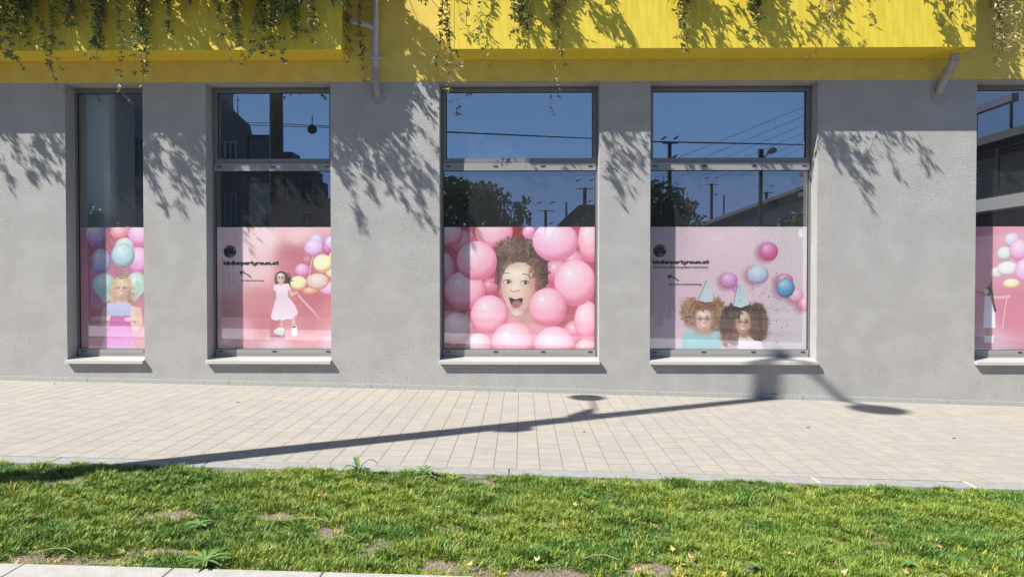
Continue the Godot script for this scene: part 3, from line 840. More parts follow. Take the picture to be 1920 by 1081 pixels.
func _ready() -> void:
	rng.seed = 4711
	# ------------------------------------------------ camera, sky, sun, exposure
	var cam := Camera3D.new()
	cam.name = "camera"
	cam.position = Vector3(0, 1.6, 9.95)
	cam.rotation = Vector3(-0.01666, 0.0133, 0)
	cam.rotation_order = EULER_ORDER_YXZ
	cam.fov = 43.64
	cam.near = 0.05
	cam.far = 900.0
	add_child(cam)
	cam.current = true

	var env := Environment.new()
	env.background_mode = Environment.BG_SKY
	var skm := ProceduralSkyMaterial.new()
	skm.sky_top_color = lin(0.05, 0.105, 0.235)
	skm.sky_horizon_color = lin(0.23, 0.39, 0.7)
	skm.sky_curve = 0.25
	skm.ground_bottom_color = lin(0.2, 0.19, 0.17)
	skm.ground_horizon_color = lin(0.3, 0.3, 0.3)
	skm.sun_angle_max = 12.0
	var sky := Sky.new()
	sky.sky_material = skm
	env.sky = sky
	env.background_energy_multiplier = 1.0
	env.tonemap_mode = Environment.TONE_MAPPER_LINEAR
	env.tonemap_exposure = 1.78
	env.sdfgi_enabled = true
	env.ssao_enabled = true
	env.ssil_enabled = true
	var we := WorldEnvironment.new()
	we.name = "world_environment"
	we.environment = env
	add_child(we)

	var sun := DirectionalLight3D.new()
	sun.name = "sun"
	sun.light_energy = 1.6
	sun.light_color = Color(1.0, 0.98, 0.945)
	sun.light_angular_distance = 0.5
	sun.shadow_enabled = true
	add_child(sun)
	sun.look_at_from_position(Vector3.ZERO, Vector3(1.55, -2.0, -1.0), Vector3.UP)

	# ------------------------------------------------ materials
	leaf_mat = vertex_mat(0.55, 0.35)
	stem_mat = vertex_mat(0.8)
	var stucco_n := normal_tex(3, 0.16, 3, 6.0, 1024)
	var grey_wall := surface(noise_tex(1, 0.004, 7, lin(0.352, 0.346, 0.337), lin(0.392, 0.386, 0.377), 1024), stucco_n, 0.4, 0.95, 0.75)
	var yellow_wall := surface(noise_tex(2, 0.005, 6, lin(0.64, 0.485, 0.1), lin(0.72, 0.555, 0.13), 1024), stucco_n, 0.4, 0.9, 0.6)
	var yellow_panel := surface(noise_tex(4, 0.012, 5, lin(0.585, 0.445, 0.034), lin(0.69, 0.535, 0.05)), null, 0.7, 0.6, 0.25)
	yellow_panel.uv1_scale = Vector3(2.2, 0.25, 2.2)   # faint runs of rain down the panels
	var frame_m := plain(lin(0.17, 0.175, 0.18), 0.45, 0.1)
	var frame_light := plain(lin(0.27, 0.272, 0.268), 0.4, 0.1)
	var gasket_m := plain(lin(0.012, 0.012, 0.013), 0.6)
	var slot_m := plain(lin(0.03, 0.03, 0.032), 0.5)
	var sill_m := plain(lin(0.5, 0.49, 0.46), 0.4, 0.15)
	var zinc := surface(noise_tex(6, 0.03, 4, lin(0.36, 0.38, 0.41), lin(0.5, 0.52, 0.55)), null, 2.2, 0.42)
	zinc.metallic = 0.1
	var zinc_old := surface(noise_tex(7, 0.05, 4, lin(0.17, 0.14, 0.12), lin(0.5, 0.5, 0.49)), null, 3.0, 0.6)
	zinc_old.metallic = 0.1
	var room_m := plain(lin(0.2, 0.2, 0.2), 0.9)
	# insulating glass with a thin mirror coat: a little of every ray is reflected, the rest goes straight through
	var white_px := ImageTexture.create_from_image(Image.create_from_data(2, 2, false, Image.FORMAT_RGB8, PackedByteArray([255, 255, 255, 255, 255, 255, 255, 255, 255, 255, 255, 255])))
	var glass := StandardMaterial3D.new()
	glass.transparency = BaseMaterial3D.TRANSPARENCY_ALPHA
	glass.albedo_texture = white_px
	glass.albedo_color = Color(0.93, 0.975, 1.0, 0.4)
	glass.metallic = 0.95   # a trace of dust
	glass.roughness = 0.0
	var glass_low := glass.duplicate()
	glass_low.metallic = 0.92
	glass_low.albedo_color = Color(0.96, 0.97, 1.0, 0.27)

	# ------------------------------------------------ ground
	build_ground()

	# ------------------------------------------------ the building
	var house := thing("building", "long building with grey plaster ground floor, five windows and yellow upper storey", "building")
	var xs := [-16.0, -6.345, -5.258, -4.38, -2.645, -1.135, 1.072, 1.773, 4.062, 6.22, 8.42, 16.0]
	var ys := [-0.7, 0.44, 4.285]
	var wall := MB.new()
	for i in xs.size() - 1:
		for j in 2:
			var hole := j == 1 and i % 2 == 1
			if hole:
				continue
			var a := Vector3(xs[i], ys[j], -0.36)
			var b := Vector3(xs[i + 1], ys[j + 1], 0.0)
			wall.quad(Vector3(a.x, a.y, 0), Vector3(a.x, b.y, 0), Vector3(b.x, b.y, 0), Vector3(b.x, a.y, 0))
			wall.quad(Vector3(b.x, a.y, a.z), Vector3(b.x, b.y, a.z), Vector3(a.x, b.y, a.z), Vector3(a.x, a.y, a.z))
			if j == 1:
				wall.quad(Vector3(a.x, a.y, a.z), Vector3(a.x, b.y, a.z), Vector3(a.x, b.y, 0), Vector3(a.x, a.y, 0))
				wall.quad(Vector3(b.x, a.y, 0), Vector3(b.x, b.y, 0), Vector3(b.x, b.y, a.z), Vector3(b.x, a.y, a.z))
			elif i % 2 == 1:
				wall.quad(Vector3(a.x, b.y, 0), Vector3(a.x, b.y, a.z), Vector3(b.x, b.y, a.z), Vector3(b.x, b.y, 0))
	part("ground_floor_wall", wall.done(), grey_wall, house)
	part("upper_wall", box_mesh(Vector3(-16, 4.285, -0.36), Vector3(16, 9.5, 0.004)), yellow_wall, house)
	for i in range(1, 11, 2):
		part("lintel", box_mesh(Vector3(xs[i] + 0.002, 4.268, -0.355), Vector3(xs[i + 1] - 0.002, 4.283, -0.003)), grey_wall, house)
	# zinc plinth strip, in lengths
	var plinth_m := surface(noise_tex(8, 0.03, 4, lin(0.29, 0.3, 0.29), lin(0.38, 0.385, 0.37)), null, 1.5, 0.6)
	var px := -14.0
	while px < 14.0:
		var q := px + 1.98
		var b := MB.new()
		b.hexa([Vector3(px, gy(px) - 0.1, -0.01), Vector3(q, gy(q) - 0.1, -0.01), Vector3(q, gy(q) - 0.1, 0.014), Vector3(px, gy(px) - 0.1, 0.014),
			Vector3(px, gy(px) + 0.062, -0.01), Vector3(q, gy(q) + 0.062, -0.01), Vector3(q, gy(q) + 0.058, 0.014), Vector3(px, gy(px) + 0.058, 0.014)])
		part("plinth_strip", b.done(), plinth_m, house)
		px += 1.986
	for q in [[-2.86, 0.325, 0.385], [-0.03, 0.35, 0.388]]:
		part("hairline_crack", box_mesh(Vector3(q[0], q[1], -0.002), Vector3(q[0] + 0.005, q[2], 0.0006)), gasket_m, house)
	# rooms behind the glass
	part("room_back_wall", box_mesh(Vector3(-16, -0.2, -6.2), Vector3(16, 4.6, -6.0)), room_m, house)
	part("room_floor", box_mesh(Vector3(-16, 0.0, -6.0), Vector3(16, 0.2, -0.37)), room_m, house)
	part("room_ceiling", box_mesh(Vector3(-16, 4.3, -6.0), Vector3(16, 4.5, -0.37)), room_m, house)
	for x in [-16.2, 16.0]:
		part("room_end_wall", box_mesh(Vector3(x, 0.0, -6.0), Vector3(x + 0.2, 4.5, -0.36)), room_m, house)
	part("room_pillar", box_mesh(Vector3(-7.3, 0.2, -1.5), Vector3(-6.18, 4.3, -0.8)), plain(lin(0.62, 0.68, 0.62), 0.9), house)
	for i in range(1, 11, 2):
		build_window(house, xs[i], xs[i + 1], i > 1 and i < 9, frame_m, frame_light, gasket_m, slot_m, sill_m, glass, glass_low)
	# planter troughs
	for t in [[-16.0, -2.37], [-0.93, 5.885], [9.2, 16.0]]:
		var b := MB.new()
		b.box(Vector3(t[0], 4.58, 0.006), Vector3(t[1], 4.66, 0.46))
		b.box(Vector3(t[0], 4.66, 0.006), Vector3(t[1], 6.36, 0.06))
		b.box(Vector3(t[0], 4.66, 0.06), Vector3(t[0] + 0.05, 6.36, 0.46))
		b.box(Vector3(t[1] - 0.05, 4.66, 0.06), Vector3(t[1], 6.36, 0.46))
		var tr := part("planter_trough", b.done(), yellow_panel, house)
		part("front_panel", box_mesh(Vector3(t[0] - 0.002, 4.574, 0.46), Vector3(t[1] + 0.002, 6.4, 0.495)), yellow_panel, tr)
		part("end_seam", box_mesh(Vector3(t[0] + 0.045, 4.58, 0.4945), Vector3(t[0] + 0.049, 6.4, 0.4975)), plain(lin(0.3, 0.24, 0.03), 0.7), tr)
		part("drip_groove", box_mesh(Vector3(t[0] + 0.06, 4.576, 0.1), Vector3(t[0] + 0.075, 4.5795, 0.44)), gasket_m, tr)
		part("soil", box_mesh(Vector3(t[0] + 0.05, 4.66, 0.06), Vector3(t[1] - 0.05, 6.3, 0.46)), plain(lin(0.05, 0.035, 0.025), 1.0), tr)
	# downpipe between the troughs
	var pb := MB.new()
	pb.tube([Vector3(-2.0, 9.4, 0.11), Vector3(-1.995, 4.52, 0.11), Vector3(-1.99, 4.4, 0.11)], [0.043, 0.043, 0.043], 14)
	var pipe := part("downpipe", pb.done(), zinc, house)
	pb = MB.new()
	pb.tube([Vector3(-1.99, 4.44, 0.11), Vector3(-1.985, 4.2, 0.108), Vector3(-1.98, 4.13, 0.06), Vector3(-1.98, 4.1, -0.02)], [0.048, 0.048, 0.048, 0.046], 14)
	part("pipe_foot", pb.done(), zinc_old, pipe)
	pb = MB.new()
	pb.tube([Vector3(-2.42, 5.06, 0.2), Vector3(-2.14, 5.03, 0.14), Vector3(-2.0, 4.97, 0.115)], [0.034, 0.034, 0.034], 12)
	part("side_inlet", pb.done(), zinc, pipe)
	pb = MB.new()
	pb.tube([Vector3(-2.2, 5.037, 0.152), Vector3(-2.17, 5.034, 0.146)], [0.039, 0.039], 12)
	part("socket", pb.done(), zinc, pipe)
	pb = MB.new()
	pb.tube([Vector3(-1.98, 4.065, 0.006), Vector3(-1.98, 4.065, 0.016)], [0.085, 0.085], 18)
	part("wall_rosette", pb.done(), zinc_old, pipe)
	pb = MB.new()
	pb.box(Vector3(-2.05, 4.56, 0.005), Vector3(-1.935, 4.585, 0.16))
	pb.tube([Vector3(-1.93, 4.572, 0.15), Vector3(-1.9, 4.572, 0.15)], [0.012, 0.012], 8)
	part("pipe_clamp", pb.done(), zinc, pipe)
	# overflow spout under the right-hand trough
	pb = MB.new()
	pb.tube([Vector3(5.73, 4.6, 0.3), Vector3(5.73, 4.5, 0.3), Vector3(5.725, 4.42, 0.27), Vector3(5.71, 4.3, 0.14), Vector3(5.7, 4.2, 0.08), Vector3(5.69, 4.12, 0.03), Vector3(5.69, 4.1, -0.03)], [0.06, 0.06, 0.06, 0.056, 0.056, 0.056, 0.056], 14)
	var spout := part("overflow_spout", pb.done(), zinc_old, house)
	for q in [[5.728, 4.46, 0.29], [5.716, 4.345, 0.19]]:
		pb = MB.new()
		pb.tube([Vector3(q[0], q[1] + 0.012, q[2] + 0.008), Vector3(q[0], q[1] - 0.012, q[2] - 0.008)], [0.066, 0.066], 14)
		part("seam_ring", pb.done(), zinc_old, spout)
	pb = MB.new()
	pb.tube([Vector3(5.69, 4.06, 0.004), Vector3(5.69, 4.06, 0.014)], [0.1, 0.1], 18)
	part("wall_rosette", pb.done(), zinc_old, spout)
	pb = MB.new()
	pb.hexa([Vector3(5.48, 4.545, 0.006), Vector3(5.52, 4.545, 0.006), Vector3(5.78, 4.545, 0.45), Vector3(5.74, 4.545, 0.45), Vector3(5.48, 4.579, 0.006), Vector3(5.52, 4.579, 0.006), Vector3(5.78, 4.579, 0.45), Vector3(5.74, 4.579, 0.45)])
	part("brace", pb.done(), yellow_panel, house)

	# ------------------------------------------------ posters behind the glass
	var spec := [
		[poster_garden_girl(), -6.315, -5.272, "narrow poster of a blond child holding a box before balloons, leftmost window"],
		[poster_running_girl(), -4.355, -2.66, "pink poster of a girl in pale dress with balloons, in the second window"],
		[poster_balloon_child(), -1.11, 1.047, "poster of a laughing curly-haired child among pink balloons, middle window"],
		[poster_party_hats(), 1.798, 4.037, "lilac poster of two curly-haired children in party hats, in the fourth window"],
		[poster_red_hat(), 6.245, 8.395, "pink poster of a child in white with red party hat, in the rightmost window"]]
	for s in spec:
		var m := StandardMaterial3D.new()
		var p: Painter = s[0]
		m.albedo_texture = p.texture(1.0 if s[1] == 1.798 else 1.1, 0.71)
		m.roughness = 0.55
		var b := MB.new()
		b.rect_uv(s[1], 0.571, s[2], 2.3, 0.0)
		b.quad(Vector3(s[2], 0.571, -0.002), Vector3(s[2], 2.3, -0.002), Vector3(s[1], 2.3, -0.002), Vector3(s[1], 0.571, -0.002))
		var o := part("window_poster", b.done(), m, self, Vector3(0, 0, -0.262))
		tag(o, s[3], "poster", "party posters inside the windows")
		if s[1] == -4.355:
			text_line(o, "Alle Infos & Reservierung", -4.007, 1.542, 0.336)
		elif s[1] == 1.798:
			text_line(o, "Wo die Kleinsten die größten Feste feiern.", 1.86, 1.729, 0.785)
			text_line(o, "Alle Infos & Reservierung", 2.073, 1.489, 0.47)

	# ------------------------------------------------ plants on the facade
	var V := [
		["dense dark vine mass on the left planter at the photo's left edge", [-6.72, 4.5, 0.62, 0.5, 16, 150, 0.08]],
		["thin vine with pale leaflets, second from the left, tip hanging just beside the narrow window", [-6.05, 4.08, 0.58, 0.16, 4, 60, 0.05]],
		["thick brown and green vine tangle above the narrow leftmost window", [-5.62, 4.46, 0.62, 0.42, 14, 130, 0.25]],
		["lone thin strand dangling down in front of the top of the narrow window", [-5.26, 4.05, 0.6, 0.06, 2, 50, 0.2]],
		["leafy strand with bare straw tip above the pier between first and second window", [-4.98, 4.18, 0.6, 0.1, 5, 80, 0.15]],
		["short leafy tuft hanging above the left part of the second window", [-4.45, 4.86, 0.62, 0.25, 6, 110, 0.05]],
		["loose brown-green vine over the middle of the second window", [-3.8, 4.4, 0.62, 0.42, 9, 70, 0.18]],
		["broad bright green vine curtain near the right end of the left planter", [-3.08, 4.42, 0.66, 0.62, 18, 120, 0.1]],
		["dark vine strand in the shade between the left planter's end and the downpipe", [-2.2, 4.22, 0.3, 0.2, 4, 80, 0.1, 5.9]],
		["long thin sunlit vine at the left end of the right planter", [-0.99, 4.12, 0.47, 0.12, 4, 60, 0.1]],
		["open branching vine with tiny leaves on the left part of the right planter", [-0.62, 4.5, 0.56, 0.24, 3, 32, 0.05]],
		["compact dark drooping vine above the middle of the centre window", [0.02, 4.72, 0.58, 0.14, 9, 140, 0.05]],
		["sparse straggling vine with a pale tip above the right half of the centre window", [0.47, 4.12, 0.56, 0.12, 3, 60, 0.3]],
		["slanting dark vine with straw tips above the left edge of the fourth window", [2.08, 4.5, 0.6, 0.16, 6, 100, 0.2]],
		["thick short leafy vine above the middle of the fourth window", [3.06, 4.72, 0.6, 0.2, 10, 150, 0.05]],
		["dry tangled straw-coloured twigs above the right end of the fourth window", [3.92, 4.5, 0.6, 0.22, 7, 34, 0.8]],
		["few thin pale twigs on the right planter over the wide pier", [4.62, 4.9, 0.56, 0.14, 3, 30, 0.5]],
		["small wispy vine tuft near the right end of the right planter", [5.42, 4.88, 0.56, 0.18, 3, 40, 0.3]],
		["pale dry vine hanging on the shaded yellow wall at the right edge of the photo", [6.42, 4.42, 0.2, 0.26, 8, 50, 0.7, 6.3]]]
	for q in V:
		vine(q[0], q[1])
	overhang("leafy bush arching over the left planter at the photo's left edge", [-8.8, 5.3, -6.9, 5.28, -6.8, 6.0, -8.6, 6.1], 0.9, 0.5, 2400, -7.6)
	overhang("leafy bush arching over the planter above the narrow window", [-6.9, 5.3, -5.7, 5.28, -5.6, 5.95, -6.9, 6.0], 0.85, 0.4, 2400, -6.2)
	overhang("leafy bush arching over the planter between the first and second window", [-5.5, 5.28, -4.4, 5.3, -4.3, 6.0, -5.4, 5.9], 0.85, 0.4, 2200, -4.9)
	overhang("leafy bush arching over the planter above the second window", [-4.35, 5.26, -3.2, 5.28, -3.1, 6.0, -4.3, 6.0], 0.85, 0.4, 2200, -3.7)
	overhang("bush drooping off the right end of the left planter beside the downpipe", [-2.62, 6.42, -2.0, 5.95, -1.2, 5.36, -1.3, 5.26, -2.6, 5.26], 0.6, 0.16, 2600, -2.6)
	overhang("far reaching branches that shade the pier between first and second window", [-7.3, 6.1, -6.4, 6.2, -6.3, 5.55, -6.7, 5.3, -7.2, 5.2], 1.3, 0.3, 740, -6.6)
	overhang("far reaching branches that shade the pier between second and third window", [-4.7, 6.1, -3.1, 6.0, -3.0, 5.4, -3.5, 5.15, -4.0, 5.35, -4.6, 5.3], 1.3, 0.35, 1050, -3.9)
	overhang("thin branches reaching out over the far left pier", [-9.3, 5.9, -8.4, 6.1, -8.3, 5.5, -9.2, 5.5], 1.3, 0.3, 260, -8.6)
	overhang("thin branches that shade the pier between third and fourth window", [-0.98, 6.1, -0.2, 6.1, -0.3, 5.8, -0.6, 5.6, -0.9, 5.45], 1.3, 0.25, 300, -0.5)
	overhang("dense branch tip that shades the wide pier beside the fourth window", [2.05, 6.1, 2.65, 6.1, 2.75, 5.7, 2.6, 5.45, 2.3, 5.65], 1.3, 0.2, 400, 2.3)
	overhang("sparse twigs reaching out above the right half of the fourth window", [2.8, 6.05, 3.9, 6.0, 3.6, 5.6, 3.1, 5.6], 1.3, 0.25, 150, 3.3)
	overhang("bush on the right planter above the centre window, left part", [-0.55, 5.7, -0.2, 5.9, 0.75, 5.9, 0.9, 5.3, 0.2, 5.3, -0.1, 5.4], 0.85, 0.3, 900, 0.1)
	overhang("bush on the right planter above the fourth window, left part", [1.7, 5.9, 2.3, 5.9, 2.4, 5.35, 1.9, 5.3], 0.85, 0.3, 380, 2.0)
	overhang("bush on the right planter above the fourth window, right part", [2.5, 5.9, 3.3, 5.9, 3.2, 5.35, 2.6, 5.35], 0.85, 0.3, 420, 2.9)
	overhang("bush at the right end of the right planter", [4.6, 5.9, 5.5, 5.9, 5.6, 5.4, 5.0, 5.4], 0.85, 0.3, 330, 5.0)

	build_lawn_plants()
	build_street(zinc, frame_m)

func text_line(parent: Node, text: String, x: float, y: float, width: float) -> void:
	var f := SystemFont.new()
	f.font_names = PackedStringArray(["Droid Sans"])
	f.font_weight = 700
	var t := TextMesh.new()
	t.text = text
	t.font = f
	t.font_size = 32
	t.pixel_size = 0.001
	t.depth = 0.0006
	t.horizontal_alignment = HORIZONTAL_ALIGNMENT_LEFT
	var box := t.get_aabb()
	var s := width / maxf(0.01, box.size.x)
	t.pixel_size = 0.001 * s
	part("lettering", t, plain(lin(0.02, 0.018, 0.03), 0.7), parent, Vector3(x, y, 0.0018))

func build_window(house: Node3D, x0: float, x1: float, split: bool, dark: Material, light: Material, gasket: Material, slot: Material, sill_m: Material, glass: Material, glass_low: Material) -> void:
	x0 += 0.002
	x1 -= 0.002
	var f := MB.new()
	var j := 0.026
	f.box(Vector3(x0, 0.46, -0.32), Vector3(x0 + j, 4.266, -0.222))
	f.box(Vector3(x1 - j, 0.46, -0.32), Vector3(x1, 4.266, -0.222))
	f.box(Vector3(x0 + j, 4.24 if split else 4.2, -0.32), Vector3(x1 - j, 4.266, -0.222))
	var w := part("window", f.done(), dark, house)
	f = MB.new()
	f.box(Vector3(x0 + j, 0.46, -0.32), Vector3(x1 - j, 0.566, -0.212))
	f.box(Vector3(x0 + j, 0.5, -0.212), Vector3(x1 - j, 0.505, -0.208))
	part("bottom_rail", f.done(), light, w)
	var n := 4 if x1 - x0 > 1.9 else (3 if split else 2)
	var spots := []
	for i in n:
		spots.append(lerpf(x0 + 0.1, x1 - 0.1, float(i) / (n - 1)))
	for x in spots:
		part("drain_cap", box_mesh(Vector3(x - 0.03, 0.528, -0.213), Vector3(x + 0.03, 0.546, -0.206)), slot, w)
	var gl := 0.008
	if split:
		f = MB.new()   # opening sash of the upper light
		f.box(Vector3(x0 + j, 4.195, -0.31), Vector3(x1 - j, 4.24, -0.214))
		f.box(Vector3(x0 + j, 3.205, -0.31), Vector3(x1 - j, 3.263, -0.214))
		f.box(Vector3(x0 + j, 3.263, -0.31), Vector3(x0 + j + 0.044, 4.195, -0.214))
		f.box(Vector3(x1 - j - 0.044, 3.263, -0.31), Vector3(x1 - j, 4.195, -0.214))
		part("sash", f.done(), dark, w)
		f = MB.new()
		f.box(Vector3(x0 + j, 3.092, -0.31), Vector3(x1 - j, 3.2, -0.209))
		part("transom", f.done(), light, w)
		for x in spots:
			part("drain_cap", box_mesh(Vector3(x - 0.03, 3.14, -0.21), Vector3(x + 0.03, 3.158, -0.203)), slot, w)
		part("label_plate", box_mesh(Vector3(x0 + 0.05, 3.214, -0.2145), Vector3(x0 + 0.12, 3.228, -0.2125)), light, w)
		glazing(w, x0 + j + 0.044, 3.263, x1 - j - 0.044, 4.195, gl, gasket, glass)
		glazing(w, x0 + j, 0.566, x1 - j, 3.092, gl, gasket, glass_low)
	else:
		glazing(w, x0 + j, 0.566, x1 - j, 4.2, gl, gasket, glass_low)
	# sloping sill with upstand ends
	f = MB.new()
	var a := x0 - 0.004
	var b := x1 + 0.004
	f.hexa([Vector3(x0, 0.43, -0.215), Vector3(x1, 0.43, -0.215), Vector3(x1, 0.412, -0.001), Vector3(x0, 0.412, -0.001), Vector3(x0, 0.462, -0.215), Vector3(x1, 0.462, -0.215), Vector3(x1, 0.4415, -0.001), Vector3(x0, 0.4415, -0.001)])
	f.hexa([Vector3(a, 0.396, 0.003), Vector3(b, 0.396, 0.003), Vector3(b, 0.391, 0.068), Vector3(a, 0.391, 0.068), Vector3(a, 0.4413, 0.003), Vector3(b, 0.4413, 0.003), Vector3(b, 0.432, 0.068), Vector3(a, 0.432, 0.068)])
	part("sill", f.done(), sill_m, w)

func glazing(w: Node3D, x0: float, y0: float, x1: float, y1: float, g: float, gasket: Material, glass: Material) -> void:
	var f := MB.new()
	f.box(Vector3(x0, y0, -0.262), Vector3(x0 + g, y1, -0.24))
	f.box(Vector3(x1 - g, y0, -0.262), Vector3(x1, y1, -0.24))
	f.box(Vector3(x0 + g, y0, -0.262), Vector3(x1 - g, y0 + g * 0.6, -0.24))
	f.box(Vector3(x0 + g, y1 - g, -0.262), Vector3(x1 - g, y1, -0.24))
	part("gasket", f.done(), gasket, w)
	f = MB.new()
	f.rect_uv(x0 + g, y0 + g * 0.6, x1 - g, y1 - g, -0.25)
	part("pane", f.done(), glass, w)

# ---------------------------------------------------------------- ground, paving, lawn
func tilt_hexa(b: MB, x0: float, x1: float, z0: float, z1: float, down: float, up: float, bev: float, ox := 0.0, oz := 0.0) -> void:
	var ya := gy(x0 + ox)
	var yb := gy(x1 + ox)
	var m := up - bev
	b.hexa([Vector3(x0, ya - down, z0), Vector3(x1, yb - down, z0), Vector3(x1, yb - down, z1), Vector3(x0, ya - down, z1),
		Vector3(x0, ya + m, z0), Vector3(x1, yb + m, z0), Vector3(x1, yb + m, z1), Vector3(x0, ya + m, z1)])
	b.hexa([Vector3(x0, ya + m, z0), Vector3(x1, yb + m, z0), Vector3(x1, yb + m, z1), Vector3(x0, ya + m, z1),
		Vector3(x0 + bev, ya + up, z0 + bev), Vector3(x1 - bev, yb + up, z0 + bev), Vector3(x1 - bev, yb + up, z1 - bev), Vector3(x0 + bev, ya + up, z1 - bev)])

func sheet(x0: float, x1: float, z0: float, z1: float, y: float, nx: int, nz: int, bump: FastNoiseLite = null, amp := 0.0) -> ArrayMesh:
	var st := SurfaceTool.new()
	st.begin(Mesh.PRIMITIVE_TRIANGLES)
	for j in nz + 1:
		for i in nx + 1:
			var x := lerpf(x0, x1, float(i) / nx)
			var z := lerpf(z0, z1, float(j) / nz)
			st.set_uv(Vector2(x, z))
			st.set_smooth_group(0)
			st.add_vertex(Vector3(x, gy(x) + y + (bump.get_noise_2d(x, z) * amp if bump else 0.0), z))
	for j in nz:
		for i in nx:
			var a := j * (nx + 1) + i
			for k in [a, a + 1, a + nx + 2, a, a + nx + 2, a + nx + 1]:
				st.add_index(k)
	st.generate_normals()
	return st.commit()

var soil_bump := FastNoiseLite.new()

func build_ground() -> void:
	soil_bump.seed = 21
	soil_bump.frequency = 1.6
	soil_bump.fractal_octaves = 3
	var asphalt := surface(noise_tex(31, 0.06, 4, lin(0.045, 0.045, 0.047), lin(0.075, 0.074, 0.073)), normal_tex(32, 0.3, 2, 4.0), 0.8, 0.9)
	part("ground", sheet(-400, 400, -400, 400, -0.2, 400, 2), asphalt, self, Vector3.ZERO, "structure")
	# sidewalk of pale concrete pavers
	var pave := Node3D.new()
	pave.name = numbered("pavement")
	add_child(pave)
	pave.set_meta("kind", "structure")
	var bed_m := surface(noise_tex(33, 0.05, 3, lin(0.06, 0.055, 0.046), lin(0.12, 0.11, 0.092)), null, 1.0, 1.0)
	part("joint_sand", sheet(-14, 14, 0.0, 3.99, 0.0, 280, 4), bed_m, pave)
	var grain := normal_tex(35, 0.25, 3, 3.0)
	var mats := []
	var tones := [Vector3(0.34, 0.315, 0.272), Vector3(0.352, 0.326, 0.284), Vector3(0.332, 0.31, 0.272), Vector3(0.345, 0.322, 0.288), Vector3(0.358, 0.328, 0.28), Vector3(0.326, 0.305, 0.272)]
	for i in tones.size():
		var t: Vector3 = tones[i] * 1.02
		var a := t * 0.955
		var b := t * 1.035
		mats.append(surface(noise_tex(40 + i, 0.012, 5, lin(a.x, a.y, a.z), lin(b.x, b.y, b.z)), grain, 0.7, 0.85, 0.5))
	var W := 0.1955
	var rows := []
	var col := 0
	var x := -0.04 - W * 62
	while x < 12.0:
		var z := 0.016
		var first := [0.1, 0.15, 0.2, 0.06, 0.17, 0.12][(col * 5 + (col / 3) * 2) % 6] as float
		while z < 3.985:
			var len_ := first if z < 0.02 else (0.2 if rng.randf() < 0.8 else 0.245)
			var z1 := minf(z + len_, 3.988)
			if 3.988 - z1 < 0.045:
				z1 = 3.988
			rows.append([x, z, z1, rng.randi() % 6, rr(0.0008, 0.0014)])
			z = z1
		x += W
		col += 1
	# those that show largest become stones of their own
	var eye := Vector3(0, 1.6, 9.95)
	for r in rows:
		var c := Vector3(r[0] + W / 2, gy(r[0]), (r[1] + r[2]) / 2)
		var inside := absf(c.x) / (eye.z - c.z) < 0.70
		r.append((r[2] - r[1]) / pow(eye.distance_to(c), 3) if inside else 0.0)
	rows.sort_custom(func(a, b): return a[5] > b[5])
	var rest := []
	for i in 6:
		rest.append(MB.new())
	var gap := 0.0024
	for i in rows.size():
		var r = rows[i]
		var b: MB = rest[r[3]] if i >= 298 else MB.new()
		if i < 298:
			tilt_hexa(b, gap, W - gap, gap * 1.3, r[2] - r[1] - gap * 1.3, 0.05, r[4], 0.0004, r[0], r[1])
			var y := gy(r[0])
			for k in b.v.size():
				b.v[k].y -= y
			part("paver", b.done(), mats[r[3]], pave, Vector3(r[0], y, r[1]))
		else:
			tilt_hexa(b, r[0] + gap, r[0] + W - gap, r[1] + gap * 1.3, r[2] - gap * 1.3, 0.05, r[4], 0.0004)
	for i in 6:
		part("distant_pavers", rest[i].done(), mats[i], pave, Vector3.ZERO, "stuff")
	# kerb of long concrete stones against the lawn
	var kerb := Node3D.new()
	kerb.name = numbered("kerb")
	add_child(kerb)
	kerb.set_meta("kind", "structure")
	var kerb_m := surface(noise_tex(50, 0.02, 5, lin(0.265, 0.262, 0.252), lin(0.33, 0.325, 0.31)), grain, 0.9, 0.85, 0.6)
	var joint_m := plain(lin(0.5, 0.485, 0.455), 0.8)
	x = -11.35
	while x < 12.0:
		var b := MB.new()
		tilt_hexa(b, x + 0.003, x + 1.247, 3.992, 4.165, 0.2, 0.002 + rr(-0.001, 0.001), 0.006)
		part("kerb_stone", b.done(), kerb_m, kerb)
		if x > 2.0 and x < 4.6:
			b = MB.new()
			tilt_hexa(b, x - 0.008, x + 0.008, 3.993, 4.166, 0.02, 0.0055, 0.001)
			part("joint_strip", b.done(), joint_m, kerb)
		x += 1.25
	# path in front of the lawn
	var path := Node3D.new()
	path.name = numbered("path")
	add_child(path)
	path.set_meta("kind", "structure")
	var path_m := surface(noise_tex(51, 0.02, 5, lin(0.36, 0.35, 0.33), lin(0.42, 0.41, 0.39)), grain, 0.8, 0.85, 0.5)
	part("path_bed", sheet(-14, 14, 6.17, 9.2, -0.02, 60, 3), bed_m, path)
	x = -13.85
	while x < 13.0:
		for k in 2:
			var b := MB.new()
			tilt_hexa(b, x + 0.003, x + 0.797, 6.175 + k * 1.5, 7.665 + k * 1.5, 0.1, 0.012 + rr(-0.001, 0.001), 0.004)
			part("path_slab", b.done(), path_m, path)
		x += 0.8
	# lawn soil
	var soil_m := surface(noise_tex(52, 0.03, 5, lin(0.14, 0.11, 0.075), lin(0.3, 0.25, 0.18)), normal_tex(53, 0.08, 4, 10.0), 1.6, 1.0)
	part("lawn_soil", sheet(-14, 14, 4.16, 6.18, -0.02, 420, 40, soil_bump, 0.035), soil_m, self, Vector3.ZERO, "structure")

